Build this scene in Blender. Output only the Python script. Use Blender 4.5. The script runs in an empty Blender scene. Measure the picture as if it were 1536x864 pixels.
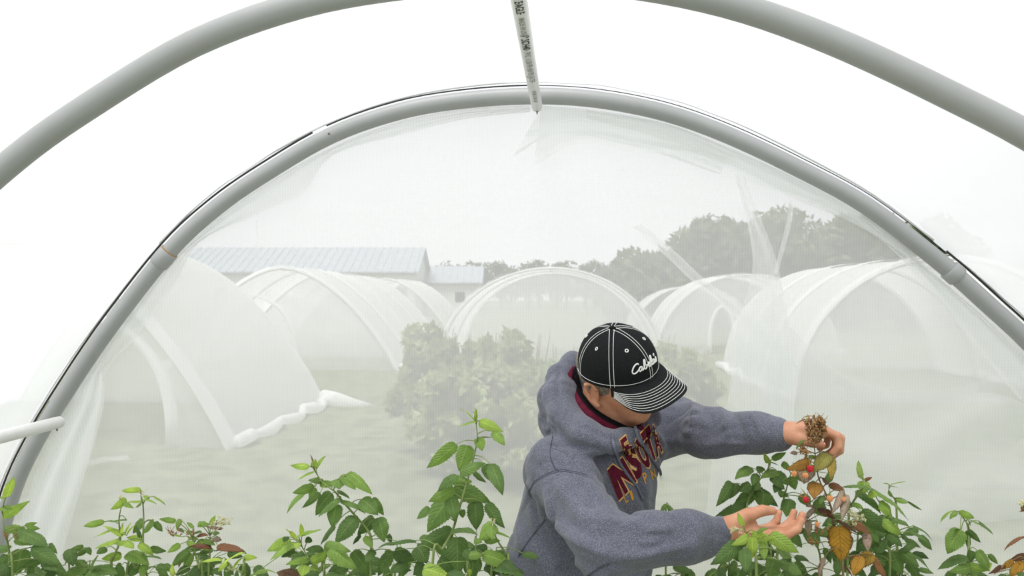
import bpy, bmesh, math, random
import numpy as np
from mathutils import Vector, Matrix, noise
random.seed(7); rng = np.random.default_rng(7)
SC = bpy.context.scene; COL = SC.collection
PI = math.pi
F = 1195.0; CAMH = 1.8; HZ = 440.0; CX = 768.0
def P(px, py, d):                       # the world point seen at that spot of the frame, d metres away
    return Vector(((px-CX)/F*d, d, CAMH-(py-HZ)/F*d))
def proj(p): return (CX+F*p[0]/p[1], HZ-F*(p[2]-CAMH)/p[1])

# ------------------------------------------------------------------ camera / view
cam = bpy.data.cameras.new('camera'); camo = bpy.data.objects.new('camera', cam); COL.objects.link(camo)
camo.location = (0, 0, CAMH); camo.rotation_euler = (PI/2, 0, 0)
cam.sensor_width = 36; cam.lens = F/1536*36; cam.shift_y = (HZ-432)/1536
cam.clip_end = 500
cam.dof.use_dof = True; cam.dof.focus_distance = 1.95; cam.dof.aperture_fstop = 7.0
SC.camera = camo
SC.view_settings.view_transform = 'Standard'; SC.view_settings.look = 'None'
SC.view_settings.gamma = 1; SC.view_settings.exposure = 0.49
SC.view_settings.use_curve_mapping = False
SC.cycles.use_denoising = True
try: SC.cycles.denoiser = 'OPENIMAGEDENOISE'
except Exception: pass
SC.cycles.max_bounces = 10; SC.cycles.transparent_max_bounces = 24
SC.cycles.transmission_bounces = 8; SC.cycles.diffuse_bounces = 5

# ------------------------------------------------------------------ object helpers
def tag(o, label=None, cat=None, group=None, kind=None):
    if label: o['label'] = label
    if cat: o['category'] = cat
    if group: o['group'] = group
    if kind: o['kind'] = kind
    return o
def empty(name, loc=(0, 0, 0)):
    o = bpy.data.objects.new(name, None); COL.objects.link(o); o.location = loc
    o.empty_display_size = .05
    return o
def mobj(name, verts, faces, mat, parent=None, smooth=True):
    me = bpy.data.meshes.new(name)
    if isinstance(verts, np.ndarray): verts = verts.tolist()
    if isinstance(faces, np.ndarray): faces = faces.tolist()
    if parent is not None:
        pl = parent_world(parent)
        verts = [(v[0]-pl[0], v[1]-pl[1], v[2]-pl[2]) for v in verts]
    me.from_pydata([tuple(v) for v in verts], [], faces)
    me.materials.append(mat)
    if smooth: me.polygons.foreach_set('use_smooth', [True]*len(me.polygons))
    me.update()
    o = bpy.data.objects.new(name, me); COL.objects.link(o)
    if parent is not None: o.parent = parent
    return o
def parent_world(p):
    v = Vector((0, 0, 0))
    while p is not None:
        v += p.location; p = p.parent
    return v
class MB:
    def __init__(s): s.v = []; s.f = []; s.c = []; s.uv = []
    def add(s, v, f):
        n = len(s.v); s.v += [tuple(x) for x in v]; s.f += [tuple(i+n for i in q) for q in f]
    def tube(s, pts, r, n=10, caps=True, closed=False):
        pts = [Vector(p) for p in pts]; m = len(pts)
        rs = r if isinstance(r, (list, tuple)) else [r]*m
        t0 = (pts[1]-pts[0]).normalized()
        up = Vector((0, 0, 1)) if abs(t0.z) < .9 else Vector((1, 0, 0))
        nn = t0.cross(up).normalized(); V = []
        for i in range(m):
            if closed: t = (pts[(i+1) % m]-pts[i-1])
            else: t = (pts[min(i+1, m-1)]-pts[max(i-1, 0)])
            if t.length < 1e-9: t = t0
            t = t.normalized(); t0 = t
            nn = (nn-t*nn.dot(t))
            nn = nn.normalized() if nn.length > 1e-6 else t.orthogonal().normalized()
            b = t.cross(nn)
            for k in range(n):
                a = 2*PI*k/n; V.append(pts[i]+(nn*math.cos(a)+b*math.sin(a))*rs[i])
        Fc = []
        for i in range(m if closed else m-1):
            j = (i+1) % m
            for k in range(n):
                l = (k+1) % n; Fc.append((i*n+k, i*n+l, j*n+l, j*n+k))
        if caps and not closed:
            Fc.append(tuple(range(n-1, -1, -1))); Fc.append(tuple((m-1)*n+k for k in range(n)))
        s.add(V, Fc)
    def ball(s, c, r, n=10, m=7, sc=(1, 1, 1)):
        V = [(c[0], c[1], c[2]+r*sc[2])]; Fc = []
        for i in range(1, m):
            th = PI*i/m
            for k in range(n):
                a = 2*PI*k/n
                V.append((c[0]+r*sc[0]*math.sin(th)*math.cos(a), c[1]+r*sc[1]*math.sin(th)*math.sin(a), c[2]+r*sc[2]*math.cos(th)))
        V.append((c[0], c[1], c[2]-r*sc[2]))
        for k in range(n): Fc.append((0, 1+k, 1+(k+1) % n))
        for i in range(m-2):
            for k in range(n):
                l = (k+1) % n; Fc.append((1+i*n+k, 1+(i+1)*n+k, 1+(i+1)*n+l, 1+i*n+l))
        e = len(V)-1
        for k in range(n): Fc.append((e, 1+(m-2)*n+(k+1) % n, 1+(m-2)*n+k))
        s.add(V, Fc)
    def box(s, lo, hi):
        x0, y0, z0 = lo; x1, y1, z1 = hi
        s.add([(x0,y0,z0),(x1,y0,z0),(x1,y1,z0),(x0,y1,z0),(x0,y0,z1),(x1,y0,z1),(x1,y1,z1),(x0,y1,z1)],
              [(0,3,2,1),(4,5,6,7),(0,1,5,4),(1,2,6,5),(2,3,7,6),(3,0,4,7)])
    def grid(s, rows, closed=False):
        m = len(rows); n = len(rows[0]); V = [p for r in rows for p in r]; Fc = []
        for i in range(m-1):
            for k in range(n if closed else n-1):
                l = (k+1) % n; Fc.append((i*n+k, i*n+l, (i+1)*n+l, (i+1)*n+k))
        s.add(V, Fc)
    def build(s, name, mat, parent=None, smooth=True): return mobj(name, s.v, s.f, mat, parent, smooth)
def spline(pts, n=8):                  # Catmull-Rom through the points
    pts = [Vector(p) for p in pts]
    if len(pts) < 3: return [pts[0].lerp(pts[-1], i/n) for i in range(n+1)]
    q = [pts[0]*2-pts[1]]+pts+[pts[-1]*2-pts[-2]]; out = []
    for i in range(1, len(q)-2):
        a, b, c, d = q[i-1:i+3]
        for k in range(n):
            t = k/n
            out.append(.5*((2*b)+(c-a)*t+(2*a-5*b+4*c-d)*t*t+(3*b-a-3*c+d)*t**3))
    out.append(pts[-1]); return out

# ------------------------------------------------------------------ materials
def mat(name, col=(.8, .8, .8), rough=.6, spec=.3, **k):
    m = bpy.data.materials.new(name); m.use_nodes = True
    b = m.node_tree.nodes['Principled BSDF']
    b.inputs['Base Color'].default_value = (*col, 1); b.inputs['Roughness'].default_value = rough
    b.inputs['Specular IOR Level'].default_value = spec
    for a, v in k.items(): b.inputs[a.replace('_', ' ')].default_value = v
    return m
def nd(m, t, **k):
    n = m.node_tree.nodes.new(t)
    for a, v in k.items():
        if a in n.inputs.keys(): n.inputs[a].default_value = v
        else: setattr(n, a, v)
    return n
def lk(m, a, b): m.node_tree.links.new(a, b)
def bsdf(m): return m.node_tree.nodes['Principled BSDF']
def ramp(m, fac, stops):
    r = nd(m, 'ShaderNodeValToRGB'); e = r.color_ramp.elements
    while len(e) < len(stops): e.new(.5)
    for x, (p, c) in zip(e, stops): x.position = p; x.color = (*c, 1) if len(c) == 3 else c
    lk(m, fac, r.inputs[0]); return r.outputs[0]
def noisef(m, scale, detail=4, rough=.6, coord='Object', vec=None, stretch=None):
    t = nd(m, 'ShaderNodeTexCoord'); v = t.outputs[coord]
    if stretch:
        mp = nd(m, 'ShaderNodeMapping'); mp.inputs['Scale'].default_value = stretch; lk(m, v, mp.inputs[0]); v = mp.outputs[0]
    n = nd(m, 'ShaderNodeTexNoise', Scale=scale, Detail=detail, Roughness=rough); lk(m, v, n.inputs['Vector'])
    return n.outputs['Fac']
def bump(m, h, strength=.3, dist=.002):
    b = nd(m, 'ShaderNodeBump', Strength=strength, Distance=dist); lk(m, h, b.inputs['Height'])
    lk(m, b.outputs[0], bsdf(m).inputs['Normal']); return b
def mottled(name, c0, c1, scale, rough=.7, spec=.2, bs=.2, bd=.002, detail=5, lo=.35, hi=.65, **k):
    m = mat(name, c0, rough, spec, **k); n = noisef(m, scale, detail)
    lk(m, ramp(m, n, [(lo, c0), (hi, c1)]), bsdf(m).inputs['Base Color'])
    if bs: bump(m, n, bs, bd)
    return m

def net_material(name, cover, tint=(.955, .945, .95), weave=True, wsc=30.):
    """Fine insect netting: white threads (scatter both ways) and open holes."""
    m = bpy.data.materials.new(name); m.use_nodes = True; nt = m.node_tree
    for n in list(nt.nodes): nt.nodes.remove(n)
    out = nd(m, 'ShaderNodeOutputMaterial'); tr = nd(m, 'ShaderNodeBsdfTransparent')
    df = nd(m, 'ShaderNodeBsdfDiffuse'); tl = nd(m, 'ShaderNodeBsdfTranslucent')
    df.inputs[0].default_value = (*tint, 1); tl.inputs[0].default_value = (*tint, 1)
    th = nd(m, 'ShaderNodeMixShader'); th.inputs[0].default_value = .56
    lk(m, df.outputs[0], th.inputs[1]); lk(m, tl.outputs[0], th.inputs[2])
    mx = nd(m, 'ShaderNodeMixShader'); lk(m, tr.outputs[0], mx.inputs[1]); lk(m, th.outputs[0], mx.inputs[2])
    lk(m, mx.outputs[0], out.inputs[0])
    # more thread is met by a slanting look: cover^(1/cos)
    g = nd(m, 'ShaderNodeNewGeometry'); dt = nd(m, 'ShaderNodeVectorMath', operation='DOT_PRODUCT')
    lk(m, g.outputs['Normal'], dt.inputs[0]); lk(m, g.outputs['Incoming'], dt.inputs[1])
    ab = nd(m, 'ShaderNodeMath', operation='ABSOLUTE'); lk(m, dt.outputs['Value'], ab.inputs[0])
    mxx = nd(m, 'ShaderNodeMath', operation='MAXIMUM'); lk(m, ab.outputs[0], mxx.inputs[0]); mxx.inputs[1].default_value = .12
    inv = nd(m, 'ShaderNodeMath', operation='DIVIDE'); inv.inputs[0].default_value = 1; lk(m, mxx.outputs[0], inv.inputs[1])
    op = nd(m, 'ShaderNodeMath', operation='POWER'); op.inputs[0].default_value = 1-cover; lk(m, inv.outputs[0], op.inputs[1])
    cv = nd(m, 'ShaderNodeMath', operation='SUBTRACT'); cv.inputs[0].default_value = 1; lk(m, op.outputs[0], cv.inputs[1])
    o = cv.outputs[0]
    big = noisef(m, 2.2, 4, .6, stretch=(1, 1, .45))
    mr = nd(m, 'ShaderNodeMapRange'); lk(m, big, mr.inputs[0])
    mr.inputs[1].default_value = .3; mr.inputs[2].default_value = .7; mr.inputs[3].default_value = -.035; mr.inputs[4].default_value = .035
    a = nd(m, 'ShaderNodeMath', operation='ADD'); lk(m, o, a.inputs[0]); lk(m, mr.outputs[0], a.inputs[1]); o = a.outputs[0]
    if weave:
        tc = nd(m, 'ShaderNodeTexCoord')
        for ax, amp in ((0, .020), (2, .015)):
            mp = nd(m, 'ShaderNodeMapping'); lk(m, tc.outputs['Object'], mp.inputs[0])
            w = nd(m, 'ShaderNodeTexWave', Scale=wsc*(1.0 if ax == 0 else 1.25), Distortion=4.0, Detail=3.0)
            w.inputs['Detail Scale'].default_value = .06
            w.bands_direction = 'X' if ax == 0 else 'Z'
            lk(m, mp.outputs[0], w.inputs['Vector'])
            s = nd(m, 'ShaderNodeMath', operation='MULTIPLY_ADD'); lk(m, w.outputs['Fac'], s.inputs[0])
            s.inputs[1].default_value = amp*2; s.inputs[2].default_value = -amp
            a = nd(m, 'ShaderNodeMath', operation='ADD', use_clamp=True); lk(m, o, a.inputs[0]); lk(m, s.outputs[0], a.inputs[1]); o = a.outputs[0]
    lk(m, o, mx.inputs[0])
    return m

# ------------------------------------------------------------------ sky
W = bpy.data.worlds.new('overcast_sky'); SC.world = W; W.use_nodes = True
wn = W.node_tree; bg = wn.nodes['Background']
tc = wn.nodes.new('ShaderNodeTexCoord'); sp = wn.nodes.new('ShaderNodeSeparateXYZ'); wn.links.new(tc.outputs['Generated'], sp.inputs[0])
nz = wn.nodes.new('ShaderNodeTexNoise'); nz.inputs['Scale'].default_value = 1.6; nz.inputs['Detail'].default_value = 3
wn.links.new(tc.outputs['Generated'], nz.inputs['Vector'])
ml = wn.nodes.new('ShaderNodeMath'); ml.operation = 'MULTIPLY_ADD'; ml.inputs[1].default_value = .25; wn.links.new(nz.outputs['Fac'], ml.inputs[0]); wn.links.new(sp.outputs['Z'], ml.inputs[2])
cr = wn.nodes.new('ShaderNodeValToRGB'); e = cr.color_ramp.elements
e[0].position = .0; e[0].color = (.98, 1.0, 1.02, 1); e[1].position = .9; e[1].color = (.92, .945, .97, 1)
k = e.new(.3); k.color = (.99, 1.01, 1.04, 1)
wn.links.new(ml.outputs[0], cr.inputs[0])
mrx = wn.nodes.new('ShaderNodeMapRange'); wn.links.new(sp.outputs['X'], mrx.inputs[0])     # thicker cloud to the right
mrx.inputs[1].default_value = .15; mrx.inputs[2].default_value = .75; mrx.inputs[3].default_value = 1; mrx.inputs[4].default_value = .66
vmx = wn.nodes.new('ShaderNodeVectorMath'); vmx.operation = 'SCALE'; wn.links.new(cr.outputs[0], vmx.inputs[0]); wn.links.new(mrx.outputs[0], vmx.inputs['Scale']); wn.links.new(vmx.outputs[0], bg.inputs[0]); bg.inputs[1].default_value = .82
sun = bpy.data.lights.new('sun_behind_cloud', 'SUN'); sun.energy = 2.7; sun.angle = math.radians(28); sun.color = (1, .98, .95)
so = bpy.data.objects.new('sun_behind_cloud', sun); COL.objects.link(so); so.location = (0, 0, 12)
so.rotation_euler = (math.radians(20), math.radians(-12), 0)
# ------------------------------------------------------------------ own tunnel
M_NET = net_material('fine_white_netting', .60)
M_NETR = net_material('roof_netting', .52, tint=(.86, .87, .88), weave=False)
M_FOLD = net_material('folded_netting', .42, tint=(.96, .97, .97), wsc=30.)
M_FAR = net_material('distant_netting', .44, tint=(.95, .96, .96), weave=False)
M_PIPE = mottled('grey_pvc', (.37, .38, .38), (.41, .42, .42), 3, .42, .45, bs=.03)
M_WPIPE = mottled('white_pvc', (.80, .80, .78), (.86, .86, .85), 14, .35, .5, bs=.02)
M_LINE = mat('near_black', (.035, .035, .035), .7)
M_HEM = mottled('netting_hem', (.78, .79, .79), (.86, .87, .87), 20, .8, .1)
M_INK = mat('black_ink', (.05, .05, .055), .6)
M_RUST = mat('rusty_ring', (.45, .27, .12), .7)
M_STEEL = mat('screw_steel', (.12, .12, .11), .4, Metallic=.8)

VPX = 853.0
AX = Vector(((VPX-CX)/F, 1, 0)).normalized()       # tunnel axis
LAT = Vector((AX.y, -AX.x, 0))                     # across it, to the right
RIDGE = P(806, 145, 3.0)                           # crown of the far hoop
# half profile of the hoop, measured at the far hoop: (across, height)
D2 = 3.0
def hoop_px(pts):
    out = []
    for px, py in pts:
        r = Vector(((px-CX)/F, 1, -(py-HZ)/F)); o = Vector((0, 0, CAMH))
        t = (RIDGE-o).dot(AX)/r.dot(AX); p = o+r*t
        q = p-RIDGE; out.append((q.dot(LAT), p.z))
    return out
prof = hoop_px([(-14, 850), (20, 735), (55, 660), (105, 578), (165, 490), (254, 377), (325, 311), (400, 259), (497, 203), (600, 167), (700, 150), (806, 144),
                (900, 150), (1000, 170), (1095, 204), (1200, 254), (1300, 309), (1406, 390), (1480, 455), (1560, 532)])
zl = prof[0]; zr = prof[-1]
prof = [(zl[0]-.17, .0), (zl[0]-.15, .35)]+prof+[(zr[0]+.22, zr[1]-.30), (zr[0]+.38, zr[1]-.68), (zr[0]+.45, .35), (zr[0]+.46, 0)]
prof = [tuple(v)[:2] for v in spline([(a, b, 0) for a, b in prof], 5)]
def hp(i, s=0., k=1.0, off=0.):        # profile point i, s metres beyond the far hoop, off = outwards
    a, z = prof[i]; a0, z0 = prof[max(i-1, 0)]; a1, z1 = prof[min(i+1, len(prof)-1)]
    t = Vector((a1-a0, z1-z0)).normalized(); n = Vector((-t.y, t.x))
    a += n.x*off; z += n.y*off
    return RIDGE*0+Vector((RIDGE.x, RIDGE.y, 0))+LAT*a+AX*s+Vector((0, 0, z))
NPF = len(prof)
def hoop(s, label, cps, screws):
    r = empty('tunnel_hoop', hp(0, s)); tag(r, label, 'hoop')
    b = MB(); b.tube([hp(i, s) for i in range(NPF)], .0315, 20); b.build('pipe', M_PIPE, r)
    for i0, i1 in cps:
        b = MB(); pts = [hp(i0, s).lerp(hp(i1, s), t) for t in (0, .06, .5, .94, 1)]
        b.tube(pts, [.0325, .037, .0375, .037, .0335], 20); b.build('coupling', M_PIPE, r)
    for i in screws:
        b = MB(); c = hp(i, s, off=-.0); b.tube([c-AX*.034, c-AX*.031], .0035, 8); tag(b.build('screw', M_STEEL, r), kind=None)
    return r
def near_i(px, py):
    return min(range(NPF), key=lambda i: (proj(hp(i))[0]-px)**2+(proj(hp(i))[1]-py)**2)
iL = near_i(250, 382); iR = near_i(1428, 405)
SP = D2-D2/1.6
far = hoop(0, 'grey plastic pipe arch at the far end, holding the netting end wall', [(iL-1, iL), (iR, iR+1)], [near_i(497, 205)])
near = hoop(-SP, 'grey plastic pipe arch nearest the viewer, cut off by the top of the frame', [], [])
b = MB(); c = hp(iL, 0); c1 = hp(iL+1, 0); dd = (c1-c).normalized()
b.tube([c+dd*.0, c+dd*.004], .0345, 20); b.build('rust_ring', M_RUST, far)
# blue pencil mark on the near hoop
b = MB(); i = near_i(0, 0)
# lath outside the far hoop, thin dark tube between pipe and netting
def strip(i0, i1, off, r, s=-.012):
    return [hp(i, s, off=off) for i in range(i0, i1+1)]
cd = empty('netting_clamp', hp(NPF//2, 0)); tag(cd, 'thin dark line beside the pale lath clamping the netting along the far arch', 'clamp')
b = MB(); b.tube(strip(4, near_i(480, 208), .0385, 0), .0040, 6); b.tube(strip(near_i(505, 200), near_i(800, 144), .0375, 0), .0030, 6); b.build('dark_line', M_LINE, cd)
b = MB(); b.tube(strip(near_i(812, 144), near_i(1400, 385), .0365, 0), .0018, 6); b.tube(strip(iR-1, NPF-5, .041, 0), .0042, 6); b.build('dark_line', M_LINE, cd)
def lath(i0, i1, offs):
    b = MB(); n = i1-i0
    for o_, r_ in offs:
        b.tube([hp(i, -.010, off=o_+.012*math.sin(PI*(i-i0)/n)**2*(1 if o_ > .04 else 0)) for i in range(i0, i1+1)], r_, 8)
    b.build('lath', M_HEM, cd)
lath(near_i(250, 376), near_i(500, 200), [(.046, .0055)])
lath(4, near_i(245, 380), [(.044, .0035)])
lath(near_i(505, 199), near_i(1395, 375), [(.044, .0045)])
lath(iR, NPF-5, [(.048, .0045)])

# ridge pipe, tied under the hoops
def ridge_pt(s, drop=.046): return Vector((RIDGE.x, RIDGE.y, RIDGE.z-drop))+AX*s
rg = empty('ridge_pipe', ridge_pt(-.8)); tag(rg, 'white printed plastic pipe running overhead along the ridge, fixed under the arches', 'pipe')
A0, A1 = ridge_pt(-SP-1.1), ridge_pt(-.035)
b = MB(); b.tube([A0, A0.lerp(A1, .5), A1], .0205, 20); b.build('pipe', M_WPIPE, rg)
b = MB(); b.tube([A1+Vector((0, -.012, -.019)), A1+Vector((0, -.013, -.030))], [.0035, .002], 8); b.build('screw', M_STEEL, rg)
sd = P(60, 640, 2.9)
# side pipe from the left
def side_pt(px, py, s):
    return None
e1 = P(90, 633, 2.88); e0 = e1-AX*1.6+Vector((0, 0, 0))
sp_ = empty('side_pipe', e0); tag(sp_, 'plain white plastic pipe running along the left side, ending at the far arch', 'pipe')
b = MB(); b.tube([e0, e1-AX*.004, e1], [.0215, .0215, .019], 20); b.build('pipe', M_WPIPE, sp_)
b = MB(); q = e1+Vector((0, -.0, -.0))-AX*.02; b.tube([q+Vector((.006, -.008, -.018)), q+Vector((.008, -.010, -.027))], .003, 8); b.build('screw', M_STEEL, sp_)

# printing on the ridge pipe: glyphs wrapped on the underside facing the viewer
def text_mesh(s, size=1., bold=0., res=3, fill=True):
    cu = bpy.data.curves.new('t', 'FONT'); cu.body = s; cu.size = size; cu.offset = bold; cu.resolution_u = res
    o = bpy.data.objects.new('t', cu); COL.objects.link(o)
    dg = bpy.context.evaluated_depsgraph_get(); me = bpy.data.meshes.new_from_object(o.evaluated_get(dg))
    bpy.data.objects.remove(o)
    bm = bmesh.new(); bm.from_mesh(me); bmesh.ops.triangulate(bm, faces=bm.faces)
    for _ in range(3):
        L = [e for e in bm.edges if e.calc_length() > size*.16]
        if not L: break
        bmesh.ops.subdivide_edges(bm, edges=L, cuts=1); bmesh.ops.triangulate(bm, faces=bm.faces)
    V = [tuple(v.co) for v in bm.verts]; Fc = [tuple(v.index for v in f.verts) for f in bm.faces]; bm.free()
    return V, Fc
def pipe_print(s, size, t_start, flip=1, bold=0.002, mat_=None):
    V, Fc = text_mesh(s, size, bold*size)
    ax = (A1-A0).normalized(); side = LAT; dn = ax.cross(side).normalized()
    if dn.z > 0: dn = -dn
    out = []
    for x, y, z in V:
        a = (y-size*.36)/.0205; ang = a+.12
        c = A0+ax*(t_start+x)
        out.append(c+(dn*math.cos(ang)+side*math.sin(ang))*.0209)
    b = MB(); b.add(out, Fc); return b.build('printing', mat_ or M_INK, rg, smooth=False)
L_ = (A1-A0).length
M_INK2 = mat('faded_grey_ink', (.36, .36, .35), .7)
pipe_print('EAGLE', .029, L_-1.125, bold=.02)
pipe_print('MADE IN USA', .022, L_-1.015, mat_=M_INK2)
pipe_print('1" SCH40', .032, L_-.885, bold=.02)
pipe_print('PVC 1120 PR 450 PSI @ 73F', .027, L_-.735, mat_=M_INK2)
pipe_print('ASTM D1785 NSF', .021, L_-.31, mat_=M_INK2)

# netting over the roof
b = MB(); rows = []
for j in range(0, 34):
    s = -4.0+j*.125+.0
    if s > .02: s = .02
    row = []
    for i in range(NPF):
        ph = ((s+SP*3) % SP)/SP; sag = -.012*math.sin(PI*ph)
        off = .05+sag+.006*noise.noise(Vector((i*.35, s*2.2, 0)))
        row.append(hp(i, s, off=off))
    rows.append(row)
b.grid(rows); o = b.build('ceiling', M_NETR); tag(o, 'white netting stretched over the arches as the tunnel roof', kind='structure')

# end wall of netting, from the far hoop down to the ground
def on_plane(px, py, s):
    r = Vector(((px-CX)/F, 1, -(py-HZ)/F)); o = Vector((0, 0, CAMH))
    t = ((RIDGE-o).dot(AX)+s)/r.dot(AX); return o+r*t
b = MB(); rows = []
nj = 40
for j in range(nj+1):
    t = j/nj; row = []
    for i in range(NPF):
        a, z = prof[i]; bz = max(0.0, z); # from hoop towards mid bottom line
        top = Vector((a, z)); cx_ = a*(.96); q = Vector((a*(1-t)+cx_*t, z*(1-t)+.0*t))
        w = .03+ .05*math.sin(PI*min(1, t*1.3))+.035*noise.noise(Vector((q.x*1.6, q.y*.7, 3)))*math.sin(PI*t)
        w += .010*math.sin(q.x*9+3*noise.noise(Vector((q.x, q.y, 8))))*math.sin(PI*min(t*1.2, 1))
        row.append(Vector((RIDGE.x, RIDGE.y, 0))+LAT*q.x+AX*w+Vector((0, 0, q.y)))
    rows.append(row)
b.grid(rows); wall = b.build('wall_far', M_NET); tag(wall, 'white netting end wall hanging inside the far arch', kind='structure')
def sheet(Lp, Rp, s0, nu=16, nv=40, fold=.012, nf=3, mat_=None, seed=0):
    Ls = spline([(x, y, 0) for x, y in Lp], 10); Rs = spline([(x, y, 0) for x, y in Rp], 10)
    def at(S, t):
        u = t*(len(S)-1); i = min(int(u), len(S)-2); return S[i].lerp(S[i+1], u-i)
    rows = []
    for j in range(nv+1):
        a, c = at(Ls, j/nv), at(Rs, j/nv); row = []
        for i in range(nu+1):
            q = a.lerp(c, i/nu)
            w = s0+fold*math.sin(2*PI*nf*i/nu+2.5*noise.noise(Vector((j*.08, i*.1, seed))))
            row.append(on_plane(q.x, q.y, w))
        rows.append(row)
    b = MB(); b.grid(rows); o = b.build('netting_fold', mat_ or M_FOLD, wall); return o
# gathered netting along the right of the arch
sheet([(812,158),(900,166),(1000,185),(1095,222),(1200,270),(1300,325),(1400,410),(1480,480),(1570,565)],
      [(800,250),(870,214),(950,228),(1050,236),(1125,262),(1190,298),(1290,337),(1365,388),(1500,560)], .02, nf=1.5, fold=.006, seed=1)
sheet([(880,165),(1000,186),(1095,224),(1200,272),(1300,328),(1400,414),(1480,484),(1570,569)],
      [(880,178),(980,204),(1070,240),(1130,278),(1215,300),(1310,352),(1385,425),(1530,600)], .012, nf=1.5, fold=.004, seed=11)
sheet([(795,158),(700,163),(600,182),(500,220),(400,275),(325,328),(262,388),(200,462),(140,545),(92,625),(50,720),(10,850)],
      [(795,168),(700,178),(610,200),(500,232),(455,288),(385,322),(300,362),(262,425),(205,505),(158,560),(140,660),(88,850)], .02, nf=1.5, fold=.006, seed=2)
sheet([(150,540),(118,600),(80,680),(35,800),(20,870)], [(152,560),(157,600),(134,690),(96,800),(70,880)], .0, nf=2, fold=.006, seed=3)
# hanging loose curtain: narrow band from the arch, spreading below
sheet([(1102,262),(1112,300),(1124,350),(1128,410),(1104,495),(1104,550),(1092,600),(1070,680),(1056,800)],
      [(1116,262),(1130,300),(1150,350),(1167,400),(1184,490),(1192,570),(1190,650),(1192,720),(1200,810)], -.01, nf=1.5, fold=.006, seed=4)
sheet([(1186,490),(1260,560),(1380,590),(1500,570),(1640,590)],
      [(1062,800),(1200,816),(1340,826),(1420,792),(1640,768)], .06, nf=2, fold=.012, seed=6)
sheet([(1104,500),(1130,520),(1160,545),(1192,575)], [(1092,600),(1110,620),(1140,640),(1190,700)], .02, nf=1, fold=.003, seed=15)
sheet([(945,342),(975,364),(1005,390),(1036,420),(1070,445),(1130,500),(1190,560)],
      [(962,336),(990,358),(1020,384),(1054,416),(1085,440),(1140,488),(1200,545)], .0, nf=1, fold=.002, seed=7)
sheet([(1185,300),(1178,340),(1168,380),(1160,410)], [(1192,300),(1186,340),(1175,380),(1166,412)], -.02, nf=1, fold=.001, seed=8)
sheet([(384,330),(384,360),(384,400)], [(387,330),(387,360),(387,402)], -.02, nf=1, fold=.001, seed=9)
sheet([(812,160),(900,168),(1000,190),(1095,232)], [(770,235),(840,200),(960,222),(1080,262)], .03, nf=2, fold=.008, seed=10)
sheet([(128,690),(160,684),(190,682)], [(128,700),(160,694),(196,690)], .04, nf=1, fold=.002, seed=12)

# ------------------------------------------------------------------ ground
M_GRASS = mottled('mown_grass', (.125, .142, .082), (.235, .258, .16), 3.2, .95, .1, bs=.6, bd=.05, detail=8)
b = MB(); n = 60; rows = []
for j in range(n+1):
    y = -6+ (j/n)**2*196
    rows.append([Vector((x*(1+y/60), y, .012*noise.noise(Vector((x*.7, y*.7, 0)))*min(1, max(0, y-2)))) for x in np.linspace(-34, 34, 61)])
b.grid(rows); g = b.build('ground', M_GRASS); tag(g, kind='structure')
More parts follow.
